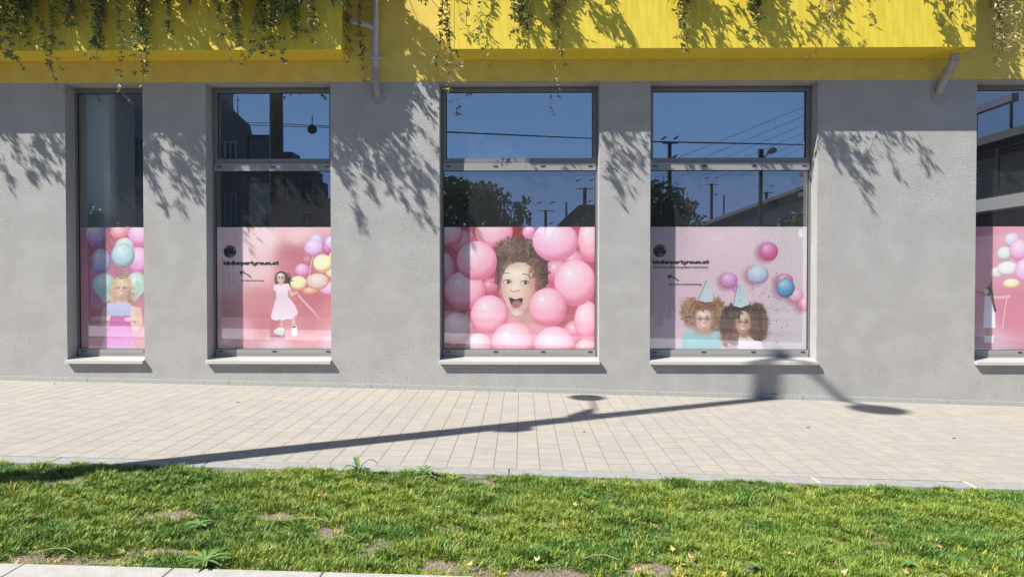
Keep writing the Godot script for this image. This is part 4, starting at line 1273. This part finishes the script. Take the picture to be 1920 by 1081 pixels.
func bare(x: float, z: float) -> float:   # 1 where the lawn is worn
	var m := 0.0
	for q in [[-2.35, 5.32, 0.3, 0.16], [-1.62, 5.28, 0.2, 0.12], [-1.2, 5.5, 0.16, 0.13], [-3.45, 4.62, 0.22, 0.13], [-1.15, 4.5, 0.26, 0.1], [-0.85, 5.75, 0.16, 0.12], [0.2, 6.1, 0.7, 0.13], [-2.5, 6.05, 0.5, 0.12], [1.2, 6.12, 0.6, 0.12], [-0.35, 4.3, 0.2, 0.1], [-0.4, 6.0, 0.25, 0.12], [-3.2, 5.4, 0.2, 0.1], [0.75, 5.95, 0.22, 0.12], [-2.0, 5.9, 0.3, 0.08], [-0.25, 5.15, 0.16, 0.08]]:
		var d := Vector2((x - q[0]) / (q[2] * 1.0), (z - q[1]) / (q[3] * 1.0)).length() + clampf(soil_bump.get_noise_2d(x * 4.0, z * 4.0), -1, 1) * 0.35
		m = maxf(m, 1.0 - smoothstep(0.55, 1.15, d))
	return m

func build_lawn_plants() -> void:
	# grass: tufts of blades, too many to count
	var gm := vertex_mat(0.5, 0.45)
	var tone := FastNoiseLite.new()
	tone.seed = 8
	tone.frequency = 0.9
	tone.fractal_octaves = 3
	var clump := FastNoiseLite.new()
	clump.seed = 9
	clump.frequency = 4.2
	clump.fractal_octaves = 2
	var xf := []
	var cl := []
	for k in 5:
		xf.append([])
		cl.append([])
	for i in 62000:
		var x := rr(-6.5, 6.5)
		var z := rr(4.18, 6.16)
		var b := bare(x, z)
		if rng.randf() < b * 0.93:
			continue
		var cn := clump.get_noise_2d(x, z)
		if cn < -0.1 and rng.randf() < 0.45:
			continue
		var k := rng.randi() % 5
		var s := (0.85 + cn * 0.7 + rr(-0.2, 0.25)) * (1.0 - 0.4 * b)
		if z < 4.3 or z > 6.1:
			s *= 0.62
		s = maxf(s, 0.3)
		var lean := Vector3(rr(-0.35, 0.35) + 0.12, 1, rr(-0.3, 0.3)).normalized()
		var yaw := rr(0, TAU)
		var bx := Vector3(cos(yaw), 0, sin(yaw))
		var bz := bx.cross(lean).normalized()
		bx = lean.cross(bz).normalized()
		var sw := rr(0.85, 1.3)
		var basis := Basis(bx * sw, lean * s, bz * sw)
		xf[k].append(Transform3D(basis, Vector3(x, gy(x) - 0.027 + soil_bump.get_noise_2d(x, z) * 0.035, z)))
		var t := tone.get_noise_2d(x, z) + rr(-0.25, 0.25)
		var c := Color(0.9, 0.97, 0.9).lerp(Color(1.22, 1.1, 0.85), clampf(0.35 + t, 0, 1))
		if t < -0.15:
			c = Color(0.62, 0.8, 0.72)
		if rng.randf() < 0.05 + 0.25 * b:
			c = Color(2.3, 1.5, 1.3)
		cl[k].append(c)
	var lawn := Node3D.new()
	lawn.name = numbered("grass")
	add_child(lawn)
	lawn.set_meta("kind", "stuff")
	tag(lawn, "strip of uneven green grass between the paved sidewalk and the near path", "grass")
	for k in 5:
		var b := MB.new()
		for i in 13:
			var a := rr(0, TAU)
			var out := Vector3(cos(a), 0, sin(a))
			var side := Vector3(-sin(a), 0, cos(a))
			var hgt := rr(0.026, 0.068)
			var w := rr(0.0022, 0.0042)
			var p := out * rr(0.0, 0.022) + side * rr(-0.02, 0.02)
			var bend := rr(0.2, 1.1)
			var p1 := p + Vector3(0, hgt * 0.55, 0) + out * hgt * bend * 0.25
			var p2 := p + Vector3(0, hgt * (1.0 - bend * 0.25), 0) + out * hgt * bend * 0.8
			var g := Color(0.125, 0.215, 0.032).lerp(Color(0.245, 0.325, 0.068), rng.randf()) * rr(0.8, 1.2)
			b.col = g
			b.quad(p - side * w, p1 - side * w * 0.8, p1 + side * w * 0.8, p + side * w)
			b.tri(p1 - side * w * 0.8, p2, p1 + side * w * 0.8)
		var mm := MultiMesh.new()
		mm.transform_format = MultiMesh.TRANSFORM_3D
		mm.use_colors = true
		mm.mesh = b.done()
		mm.instance_count = xf[k].size()
		for i in xf[k].size():
			mm.set_instance_transform(i, xf[k][i])
			mm.set_instance_color(i, cl[k][i])
		var mi := MultiMeshInstance3D.new()
		mi.name = "grass_tufts"
		mi.multimesh = mm
		mi.material_override = gm
		lawn.add_child(mi, true)
		mi.set_meta("kind", "stuff")
	# broad-leaved weeds
	var weeds := [
		["large weed rosette beside the path at the lower left of the lawn", -1.72, 6.1, 0.14, 14, 0.55, 0.026],
		["upright dock leaf at the lawn's edge before the sidewalk, left of the middle window", -1.3, 4.26, 0.14, 3, 1.4, 0.045],
		["small bushy weed on the bare grass edge below the middle window", -0.76, 4.28, 0.12, 12, 0.9, 0.028],
		["low broad-leaved weed in the worn lower lawn edge, right of the centre", 1.3, 5.95, 0.06, 9, 0.4, 0.022],
		["pale low weed in the grass at the lower right of the photo", 2.2, 5.85, 0.06, 10, 0.35, 0.025],
		["clover-like weed near the sandy patch in the left half of the lawn", -2.0, 5.55, 0.09, 10, 0.4, 0.035]]
	for q in weeds:
		var o := thing("weed", q[0], "weed", Vector3(q[1], gy(q[1]) - 0.01, q[2]), "weeds in the lawn")
		for i in int(q[4]):
			var b := MB.new()
			var a: float = TAU * i / q[4] + rr(-0.3, 0.3)
			var up: float = q[5] * rr(0.6, 1.3)
			var out := Vector3(cos(a), 0, sin(a))
			var side := Vector3(-sin(a), 0, cos(a))
			var l: float = q[3] * rr(0.7, 1.15)
			var w: float = q[6] * rr(0.8, 1.2)
			b.col = Color(0.1, 0.19, 0.045) * rr(0.85, 1.3)
			var pts := []
			for s in 5:
				var t := s / 4.0
				pts.append([out * l * t + Vector3(0, l * (up * t - 0.75 * up * t * t) + 0.03, 0), w * 0.5 * sin(PI * (0.12 + 0.83 * t))])
			for s in 4:
				var p = pts[s]
				var e = pts[s + 1]
				b.quad(p[0] - side * p[1] + Vector3(0, p[1] * 0.3, 0), e[0] - side * e[1] + Vector3(0, e[1] * 0.3, 0), e[0], p[0])
				b.quad(p[0], e[0], e[0] + side * e[1] + Vector3(0, e[1] * 0.3, 0), p[0] + side * p[1] + Vector3(0, p[1] * 0.3, 0))
			part("leaf", b.done(), leaf_mat, o)
	# fallen leaves
	var rank := ["first", "second", "third", "fourth", "fifth", "sixth", "seventh", "eighth", "ninth", "tenth", "eleventh", "twelfth", "thirteenth", "fourteenth", "fifteenth", "sixteenth", "seventeenth", "last"]
	var spots := [[0.9, 5.75], [0.98, 5.86], [-1.42, 4.95], [1.55, 5.8], [0.62, 6.1], [0.85, 6.05], [-1.2, 5.05], [0.1, 5.95], [2.1, 6.05], [2.5, 5.6], [-1.9, 4.72], [0.35, 5.0], [-2.7, 6.0], [2.05, 5.0], [-0.55, 5.1], [-0.3, 6.05], [1.1, 6.1], [1.75, 6.0]]
	spots.sort_custom(func(a, b): return a[0] < b[0])
	for at in spots.size():
		var q = spots[at]
		var b := MB.new()
		var a := rr(0, TAU)
		var d := Vector3(cos(a), rr(-0.2, 0.5), sin(a)).normalized()
		var ci := rng.randi() % 3
		b.col = [Color(0.55, 0.4, 0.1), Color(0.42, 0.24, 0.1), Color(0.5, 0.42, 0.22)][ci]
		var side := d.cross(Vector3(rr(-0.4, 0.4), 1, rr(-0.4, 0.4))).normalized()
		b.leaf(Vector3.ZERO, d, side, rr(0.03, 0.055), rr(0.018, 0.03), 0.35)
		b.leaf(Vector3(0, 0.001, 0), (d + side * 0.8).normalized(), side, 0.04, 0.024, 0.3)
		var o := part("fallen_leaf", b.done(), leaf_mat, self, Vector3(q[0], gy(q[0]) + rr(0.02, 0.045), q[1]))
		tag(o, "%s dry leaf on the %s lawn, %s from the left of its fallen leaves" % [["golden", "brown", "pale yellow"][ci], "upper" if q[1] < 5.4 else "lower", rank[at]], "leaf", "fallen leaves on the lawn")
	for q in [[-6.35, 0.28, "at the left end by the wall"], [-3.4, 1.32, "left of the mast shadow"], [0.65, 2.46, "right in front of the mast shadow"], [3.15, 1.95, "right of the centre"], [4.55, 2.3, "at the right"]]:
		var b := MB.new()
		b.col = Color(0.12, 0.085, 0.05)
		var a := rr(0, TAU)
		var d := Vector3(cos(a), 0.1, sin(a)).normalized()
		b.leaf(Vector3.ZERO, d, d.cross(Vector3.UP).normalized(), 0.06, 0.025, 0.4)
		var o := part("fallen_leaf", b.done(), leaf_mat, self, Vector3(q[0], gy(q[0]) + 0.006, q[1]))
		tag(o, "tiny dark dry leaf on the paved sidewalk %s" % q[2], "leaf", "bits of leaf on the sidewalk")
	# dry straw
	for q in [[-2.55, 6.02, 0.22, "at the lower left edge"], [-1.35, 5.42, 0.3, "beside the sandy patch"], [-0.72, 4.4, 0.2, "near the sidewalk kerb"], [-1.05, 5.72, 0.18, "left of the lower middle"], [0.45, 5.9, 0.2, "in the lower middle"]]:
		var b := MB.new()
		b.col = Color(0.46, 0.38, 0.22)
		var l: float = q[2]
		b.tube([Vector3(-l / 2, 0, 0.03), Vector3(-l / 5, 0.012, 0.012), Vector3(l / 8, 0.01, 0), Vector3(l / 2, 0.0, 0.05)], [0.002, 0.002, 0.002, 0.001], 5)
		var o := part("straw_stalk", b.done(), stem_mat, self, Vector3(q[0], gy(q[0]) + 0.03, q[1]))
		tag(o, "pale dry straw stalk lying on the lawn %s" % q[3], "stalk", "dry stalks on the lawn")

# ---------------------------------------------------------------- what stands across the street (seen mirrored in the glass; the mast casts the long shadow)
func build_street(zinc: Material, grey: Material) -> void:
	var steel := plain(lin(0.022, 0.023, 0.025), 0.5)
	var black := plain(lin(0.02, 0.02, 0.022), 0.6)
	# lamp mast left of the photo; its shadow crosses the pavement
	var at := Vector3(-5.53, gy(-5.53) - 0.1, 5.76)
	var mast := thing("lamp_mast", "tall lamp mast mirrored in the second window, casting the long shadow on the pavement", "street lamp", at)
	var b := MB.new()
	b.tube([Vector3.ZERO, Vector3(0, 4, 0), Vector3(0, 12.35, 0)], [0.165, 0.155, 0.115], 20)
	part("pole", b.done(), steel, mast)
	b = MB.new()
	b.tube([Vector3(0, 12.2, 0), Vector3(0, 12.55, 0.35), Vector3(0, 12.95, 1.1)], [0.055, 0.05, 0.045], 10)
	var arm := part("lamp_arm", b.done(), steel, mast)
	b = MB.new()
	b.tube([Vector3(0, 12.93, 1.4), Vector3(0, 12.98, 1.4), Vector3(0, 13.06, 1.4)], [0.36, 0.34, 0.1], 24)
	part("lamp_head", b.done(), steel, arm)
	b = MB.new()
	b.tube([Vector3(0, 8.1, 0), Vector3(0, 8.25, -0.5), Vector3(0, 8.3, -1.29)], [0.04, 0.022, 0.018], 8)
	b.tube([Vector3(0, 7.95, -0.1), Vector3(0, 8.2, -0.48)], [0.13, 0.04], 10)
	arm = part("lamp_arm", b.done(), steel, mast)
	b = MB.new()
	b.tube([Vector3(0, 8.22, -1.29), Vector3(0, 8.27, -1.29), Vector3(0, 8.32, -1.29)], [0.24, 0.22, 0.05], 20)
	part("lamp_head", b.done(), steel, arm)
	b = MB.new()
	b.box(Vector3(-0.12, 6.9, 0.1), Vector3(0.1, 7.15, 0.3))
	part("junction_box", b.done(), steel, mast)

	# trolley wires along the street with a lamp hanging from them
	var wires := [[[-26, 10.55, 30.2], [-14.9, 10.24, 30.0], [-4.25, 9.72, 30.0], [7.45, 9.14, 30.0], [15.7, 8.94, 30.0], [30, 8.7, 30.0]], [[-26, 10.6, 30.6], [-10.9, 10.08, 30.6], [3.94, 9.42, 30.6], [8, 9.2, 30.6], [30, 8.7, 30.4]]]
	for k in 2:
		b = MB.new()
		var pts := []
		var rad := []
		for q in wires[k]:
			pts.append(Vector3(q[0], q[1], q[2]))
			rad.append(0.022)
		b.tube(pts, rad, 6)
		var o := part("overhead_wire", b.done(), black, self)
		tag(o, ["dark overhead wire mirrored in the upper panes, carrying the hanging lamp", "dark overhead wire mirrored across the upper panes, crossing just below the other"][k], "cable", "wires over the street")
	var hang := thing("hanging_lamp", "dark round street lamp hanging on the wire, mirrored in the second window", "lamp", Vector3(-11.78, 9.75, 30.0))
	b = MB.new()
	b.tube([Vector3(0, 0.35, 0), Vector3(0, 0.9, 0)], [0.03, 0.03], 6)
	part("hanger", b.done(), black, hang)
	b = MB.new()
	b.tube([Vector3(0, -0.12, 0), Vector3(0, 0.02, 0), Vector3(0, 0.24, 0), Vector3(0, 0.38, 0)], [0.14, 0.27, 0.25, 0.08], 14)
	part("shade", b.done(), black, hang)
	# thin slanting wires in the fourth window
	for k in 6:
		b = MB.new()
		var z := 26.0 + k * 2.0
		b.tube([Vector3(5.5 + k * 1.6, 6.6 + k * 0.25, z), Vector3(20.0 + k * 2.0, 12.6 + k * 0.5, z + 2)], [0.011, 0.011], 5)
		var o := part("overhead_wire", b.done(), plain(lin(0.06, 0.06, 0.065), 0.6), self)
		tag(o, "thin slanting wire mirrored in the fourth window, %s of six from the left" % ["first", "second", "third", "fourth", "fifth", "sixth"][k], "cable", "slanting wires over the street")

	# poles
	var pole_spec := [["catenary_mast", "catenary mast with insulator brackets mirrored at the left of the fourth window", 6.635, 22.0, 7.64, 0.1, true],
		["catenary_mast", "distant lattice mast mirrored just right of the tree in the fourth window", 18.5, 60.0, 10.6, 0.16, true],
		["catenary_mast", "thin distant pole mirrored between the lattice mast and the street lamp", 19.7, 60.0, 9.5, 0.09, false],
		["catenary_mast", "distant lattice mast mirrored right of the street lamp", 23.8, 60.0, 9.8, 0.16, true],
		["catenary_mast", "tall mast mirrored at the right of the middle window's lower pane", 4.85, 45.0, 8.4, 0.17, true],
		["catenary_mast", "short mast mirrored in the centre of the middle window's lower pane", 1.85, 45.0, 6.7, 0.13, true],
		["catenary_mast", "slim pole mirrored between the two masts of the middle window", 3.44, 45.0, 7.3, 0.09, false]]
	for q in pole_spec:
		var o := thing(q[0], q[1], "mast", Vector3(q[2], -0.3, q[3]), "masts across the street")
		b = MB.new()
		b.tube([Vector3.ZERO, Vector3(0, q[4] + 0.3, 0)], [q[5] * 1.15, q[5] * 0.85], 10)
		part("pole", b.done(), black, o)
		if q[6]:
			b = MB.new()
			var s: float = 1.35 if q[3] < 30 else 2.6
			b.box(Vector3(-0.24 * s, q[4] + 0.2, -0.03), Vector3(0.26 * s, q[4] + 0.26, 0.03))
			part("crossarm", b.done(), black, o)
			for k in [[-0.2, 0.33], [0.2, 0.34], [0.16, -0.28]]:
				b = MB.new()
				b.tube([Vector3(k[0] * s - 0.07 * s, q[4] + k[1] * s - 0.06, 0), Vector3(k[0] * s, q[4] + k[1] * s, 0), Vector3(k[0] * s + 0.09 * s, q[4] + k[1] * s + 0.08, 0)], [0.03, 0.05, 0.03], 8)
				part("insulator", b.done(), plain(lin(0.1, 0.04, 0.03), 0.4), o)
	var lamp := thing("street_lamp", "street lamp with one short arm mirrored in the right half of the fourth window", "street lamp", Vector3(7.08, -0.3, 11.0))
	b = MB.new()
	b.tube([Vector3.ZERO, Vector3(0, 5.45, 0)], [0.07, 0.055], 12)
	b.tube([Vector3(0, 5.4, 0), Vector3(0, 5.66, 0)], [0.08, 0.08], 12)
	part("pole", b.done(), black, lamp)
	b = MB.new()
	b.tube([Vector3(0.05, 5.4, 0), Vector3(0.2, 5.52, 0), Vector3(0.26, 5.58, 0)], [0.02, 0.02, 0.02], 8)
	part("lamp_arm", b.done(), black, lamp)
	b = MB.new()
	b.tube([Vector3(0.18, 5.56, 0), Vector3(0.26, 5.6, 0), Vector3(0.38, 5.64, 0), Vector3(0.47, 5.63, 0)], [0.03, 0.09, 0.1, 0.03], 12)
	part("lamp_head", b.done(), grey, lamp)

	# trees
	var green := Color(0.12, 0.165, 0.06)
	tree("dark leafy tree mirrored in the left half of the middle window", Vector3(-2.6, -0.2, 20.0), [[0, 4.6, 0, 1.6], [-1.4, 4.2, 0.4, 1.4], [0.9, 5.0, 0.2, 1.0], [0.4, 3.4, -0.3, 1.6], [1.2, 4.1, 0, 0.9], [-0.4, 5.3, 0.3, 1.0]], 0.24, 900, green)
	tree("slender open tree mirrored beside the dark tree in the middle window", Vector3(-0.5, -0.2, 20.5), [[0.0, 3.9, 0, 0.7], [0.25, 4.7, 0, 0.45], [-0.3, 5.1, 0, 0.35], [0.6, 4.3, 0, 0.4], [0.3, 3.1, 0, 0.6], [0.7, 5.0, 0, 0.22]], 0.2, 800, green)
	tree("dark round tree mirrored at the left of the fourth window", Vector3(5.4, -0.2, 18.0), [[0, 4.5, 0, 1.3], [0.7, 4.0, 0.2, 1.1], [-0.8, 4.7, 0.1, 1.2], [1.1, 3.2, 0, 0.9], [-0.2, 3.0, 0, 1.5]], 0.22, 900, green * 0.7)
	tree("bush mirrored at the lower right of the fourth window", Vector3(15.6, -0.2, 30.0), [[0, 4.0, 0, 1.6], [0.8, 5.0, 0, 1.2], [-1.0, 3.4, 0, 1.2]], 0.3, 600, green)
	tree("ivy-dark tree mirrored in the narrow leftmost window", Vector3(-15.6, -0.2, 15.0), [[0, 3.6, 0, 1.0], [0.9, 3.1, 0, 1.0], [-0.6, 4.6, 0, 0.6], [-0.9, 3.2, 0, 0.8]], 0.22, 700, green)
	tree("low dark tree mirrored in the lower pane of the second window", Vector3(-11.0, -0.2, 22.0), [[0, 3.6, 0, 1.1], [1.4, 3.5, 0, 1.0], [-1.5, 3.3, 0, 0.9]], 0.24, 700, green)
	tree("green bush before the gabled house mirrored at the right of the middle window", Vector3(5.3, -0.2, 43.0), [[0, 5.2, 0, 1.5], [0.9, 6.0, 0, 1.1], [-1.4, 4.6, 0, 1.2]], 0.35, 500, green)

	# a tall clipped hedge and a low shed close the far side of the street
	var hd := thing("hedge", "long tall dark hedge mirrored faintly low behind the posters", "hedge", Vector3(0, -0.3, 27.0))
	var hb := MB.new()
	for i in 26000:
		var d := rand_dir()
		hb.col = green * rr(0.5, 1.2)
		var hx := rr(-24, 24)
		var hp := Vector3(hx, rr(0.1, 4.0 + 0.25 * sin(hx * 1.7) + 0.2 * sin(hx * 4.3)), rr(-0.35, 0.35))
		hb.leaf(hp, d, d.cross(rand_dir()).normalized(), rr(0.22, 0.4), rr(0.14, 0.22))
	part("foliage", hb.done(), leaf_mat, hd, Vector3.ZERO, "stuff")
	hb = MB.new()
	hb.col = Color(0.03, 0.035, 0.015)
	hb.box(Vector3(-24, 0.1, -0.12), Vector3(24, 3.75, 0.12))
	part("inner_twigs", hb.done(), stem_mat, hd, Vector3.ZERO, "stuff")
	hb = MB.new()
	for i in 48:
		hb.tube([Vector3(-23.5 + i, 0, 0), Vector3(-23.4 + i, 2.6, 0.1)], [0.05, 0.03], 6)
	hb.col = Color(0.1, 0.07, 0.05)
	part("trunks", hb.done(), stem_mat, hd, Vector3.ZERO, "stuff")
	# houses across the street
	var pane := plain(lin(0.02, 0.025, 0.03), 0.12)
	var trim := plain(lin(0.3, 0.3, 0.3), 0.7)
	var dark_wall := surface(noise_tex(71, 0.02, 3, lin(0.09, 0.09, 0.095), lin(0.13, 0.13, 0.13)), null, 0.5, 0.95)
	var pale_wall := surface(noise_tex(72, 0.02, 3, lin(0.32, 0.33, 0.31), lin(0.4, 0.41, 0.38)), null, 0.5, 0.95)
	var green_wall := surface(noise_tex(73, 0.02, 3, lin(0.5, 0.6, 0.52), lin(0.6, 0.68, 0.6)), null, 0.5, 0.95)
	var roof_m := plain(lin(0.05, 0.05, 0.055), 0.8)
	# pale green house
	var o := thing("apartment_house", "pale green house front mirrored at the left of the narrow window", "building", Vector3(0, -0.3, 24.0))
	part("wall", box_mesh(Vector3(-30, 0, 0), Vector3(-19.6, 13, 9)), green_wall, o)
	part("roof", box_mesh(Vector3(-30.2, 13, -0.3), Vector3(-19.55, 13.3, 9.3)), roof_m, o)
	window_grid(o, [-28, -25.4, -22.8], [1.2, 4.4, 7.6, 10.4], 1.2, 1.7, -0.02, trim, pane)
	o = thing("apartment_house", "blue-grey house front with one tall dark window mirrored in the narrow window", "building", Vector3(0, -0.3, 24.3))
	part("wall", box_mesh(Vector3(-19.58, 0, 0), Vector3(-14.9, 11.6, 2.4)), plain(lin(0.22, 0.23, 0.25), 0.9), o)
	part("roof", box_mesh(Vector3(-19.5, 11.6, -0.25), Vector3(-14.92, 11.9, 2.5)), roof_m, o)
	window_grid(o, [-18.5, -16.4], [1.4, 6.6], 0.7, 2.1, -0.02, trim, pane)
	o = thing("apartment_house", "dark house with stepped sloping roof mirrored at the left of the second window", "building", Vector3(0, -0.3, 24.0))
	b = MB.new()
	var prof := [Vector2(-14.88, 0), Vector2(-14.88, 10.55), Vector2(-14.5, 10.5), Vector2(-14.1, 10.0), Vector2(-13.5, 9.45), Vector2(-13.36, 9.35), Vector2(-13.22, 8.68), Vector2(-13.22, 0)]
	for i in prof.size() - 1:
		if i > 0 and i < 6:
			b.hexa([Vector3(prof[i].x, 0, 0.1), Vector3(prof[i + 1].x, 0, 0.1), Vector3(prof[i + 1].x, 0, 0.9), Vector3(prof[i].x, 0, 0.9), Vector3(prof[i].x, prof[i].y, 0.1), Vector3(prof[i + 1].x, prof[i + 1].y, 0.1), Vector3(prof[i + 1].x, prof[i + 1].y, 0.9), Vector3(prof[i].x, prof[i].y, 0.9)])
	b.box(Vector3(-14.88, 0, 0.1), Vector3(-14.5, 10.55, 0.9))
	part("wall", b.done(), dark_wall, o)
	b = MB.new()
	b.tube([Vector3(-14.0, 9.9, 1), Vector3(-14.0, 10.8, 1)], [0.03, 0.02], 6)
	b.tube([Vector3(-14.15, 10.6, 1), Vector3(-13.85, 10.6, 1)], [0.012, 0.012], 5)
	part("aerial", b.done(), black, o)
	window_grid(o, [-14.0], [1.4, 4.4, 6.9], 0.6, 1.5, 0.08, trim, pane)
	o = thing("annex", "low annex with pale lower wall and dark top storey mirrored left of the mast", "building", Vector3(0, -0.3, 24.2))
	part("wall", box_mesh(Vector3(-13.19, 0, 0), Vector3(-12.15, 6.4, 1.5)), pale_wall, o)
	part("top_storey", box_mesh(Vector3(-13.19, 6.4, 0.05), Vector3(-12.15, 8.65, 1.5)), dark_wall, o)
	part("parapet_cap", box_mesh(Vector3(-13.21, 8.65, -0.05), Vector3(-12.12, 8.72, 1.5)), roof_m, o)
	o = thing("apartment_house", "dark stepped house mirrored right of the mast in the second window", "building", Vector3(0, -0.3, 34.0))
	b = MB.new()
	var steps := [[-18.0, -14.2, 9.6], [-14.2, -13.6, 9.1], [-13.6, -12.75, 8.45], [-12.75, -12.4, 7.8], [-12.4, -12.1, 6.8]]
	for q in steps:
		b.box(Vector3(q[0], 0, 0), Vector3(q[1], q[2], 1.6))
	part("wall", b.done(), dark_wall, o)
	window_grid(o, [-16.6, -14.9, -13.3], [1.5, 4.5, 6.6], 0.9, 1.4, -0.02, trim, pane)
	o = thing("gabled_house", "dark gabled house mirrored at the lower right of the middle window", "building", Vector3(0, -0.3, 45.0))
	part("wall", box_mesh(Vector3(2.9, 0, 0), Vector3(8.5, 5.9, 9)), dark_wall, o)
	b = MB.new()
	b.hexa([Vector3(2.8, 5.9, -0.2), Vector3(8.6, 5.9, -0.2), Vector3(8.6, 5.9, 9.2), Vector3(2.8, 5.9, 9.2), Vector3(4.4, 7.4, 0), Vector3(7.4, 7.4, 0), Vector3(7.4, 7.4, 9), Vector3(4.4, 7.4, 9)])
	part("roof", b.done(), roof_m, o)
	window_grid(o, [3.9, 5.6, 7.3], [1.4, 3.9], 0.9, 1.4, -0.02, trim, pane)
	# long hall with a sloping roof line
	o = thing("hall", "pale hall with slanting dark roof mirrored at the right of the fourth window", "building", Vector3(0, -0.3, 40.0))
	b = MB.new()
	b.hexa([Vector3(10, 0, 0), Vector3(26, 0, 0), Vector3(26, 0, 14), Vector3(10, 0, 14), Vector3(10, 3.9, 0), Vector3(26, 9.6, 0), Vector3(26, 9.6, 14), Vector3(10, 3.9, 14)])
	part("wall", b.done(), plain(lin(0.34, 0.34, 0.38), 0.9), o)
	b = MB.new()
	b.hexa([Vector3(9.8, 3.9, -0.4), Vector3(26, 9.6, -0.4), Vector3(26, 9.6, 14), Vector3(9.8, 3.9, 14), Vector3(9.8, 4.4, -0.4), Vector3(26, 10.3, -0.4), Vector3(26, 10.3, 14), Vector3(9.8, 4.4, 14)])
	part("roof", b.done(), roof_m, o)
	for k in 7:
		part("cladding_rail", box_mesh(Vector3(10.2 + k * 1.3, 3.3 + k * 0.42, -0.06), Vector3(26, 3.36 + k * 0.42, -0.01)), trim, o)
	# house wing with an open gallery, mirrored in the window at the right edge
	o = thing("gallery_house", "white house wing with open railed gallery mirrored in the window at the right edge", "building", Vector3(14.0, -0.3, 0.0))
	var white := plain(lin(0.6, 0.6, 0.58), 0.8)
	part("lower_wall", box_mesh(Vector3(0.5, 0, 8.6), Vector3(8, 3.85, 26)), dark_wall, o)
	part("gallery_floor", box_mesh(Vector3(-0.05, 3.87, 8.5), Vector3(8, 4.3, 26)), white, o)
	part("floor_edge", box_mesh(Vector3(-0.1, 4.3, 8.5), Vector3(8, 4.42, 26)), steel, o)
	part("gallery_back_wall", box_mesh(Vector3(1.6, 4.42, 8.6), Vector3(8, 5.85, 26)), white, o)
	part("gallery_roof", box_mesh(Vector3(-0.1, 5.87, 8.5), Vector3(8, 6.1, 26)), plain(lin(0.12, 0.12, 0.13), 0.8), o)
	part("canopy_beam", box_mesh(Vector3(-0.05, 6.9, 10.3), Vector3(0.15, 7.12, 26)), plain(lin(0.16, 0.15, 0.28), 0.8), o)
	for k in 10:
		part("canopy_post", box_mesh(Vector3(0.0, 6.1, 10.4 + k * 1.6), Vector3(0.06, 6.9, 10.46 + k * 1.6)), steel, o)
		part("railing_post", box_mesh(Vector3(-0.09, 4.42, 9.4 + k * 1.4), Vector3(-0.03, 5.66, 9.5 + k * 1.4)), steel, o)
	for k in 10:
		b = MB.new()
		b.tube([Vector3(-0.06, 4.55 + k * 0.12, 8.6), Vector3(-0.06, 4.55 + k * 0.12, 26)], [0.012, 0.012], 5)
		part("railing_wire", b.done(), steel, o)
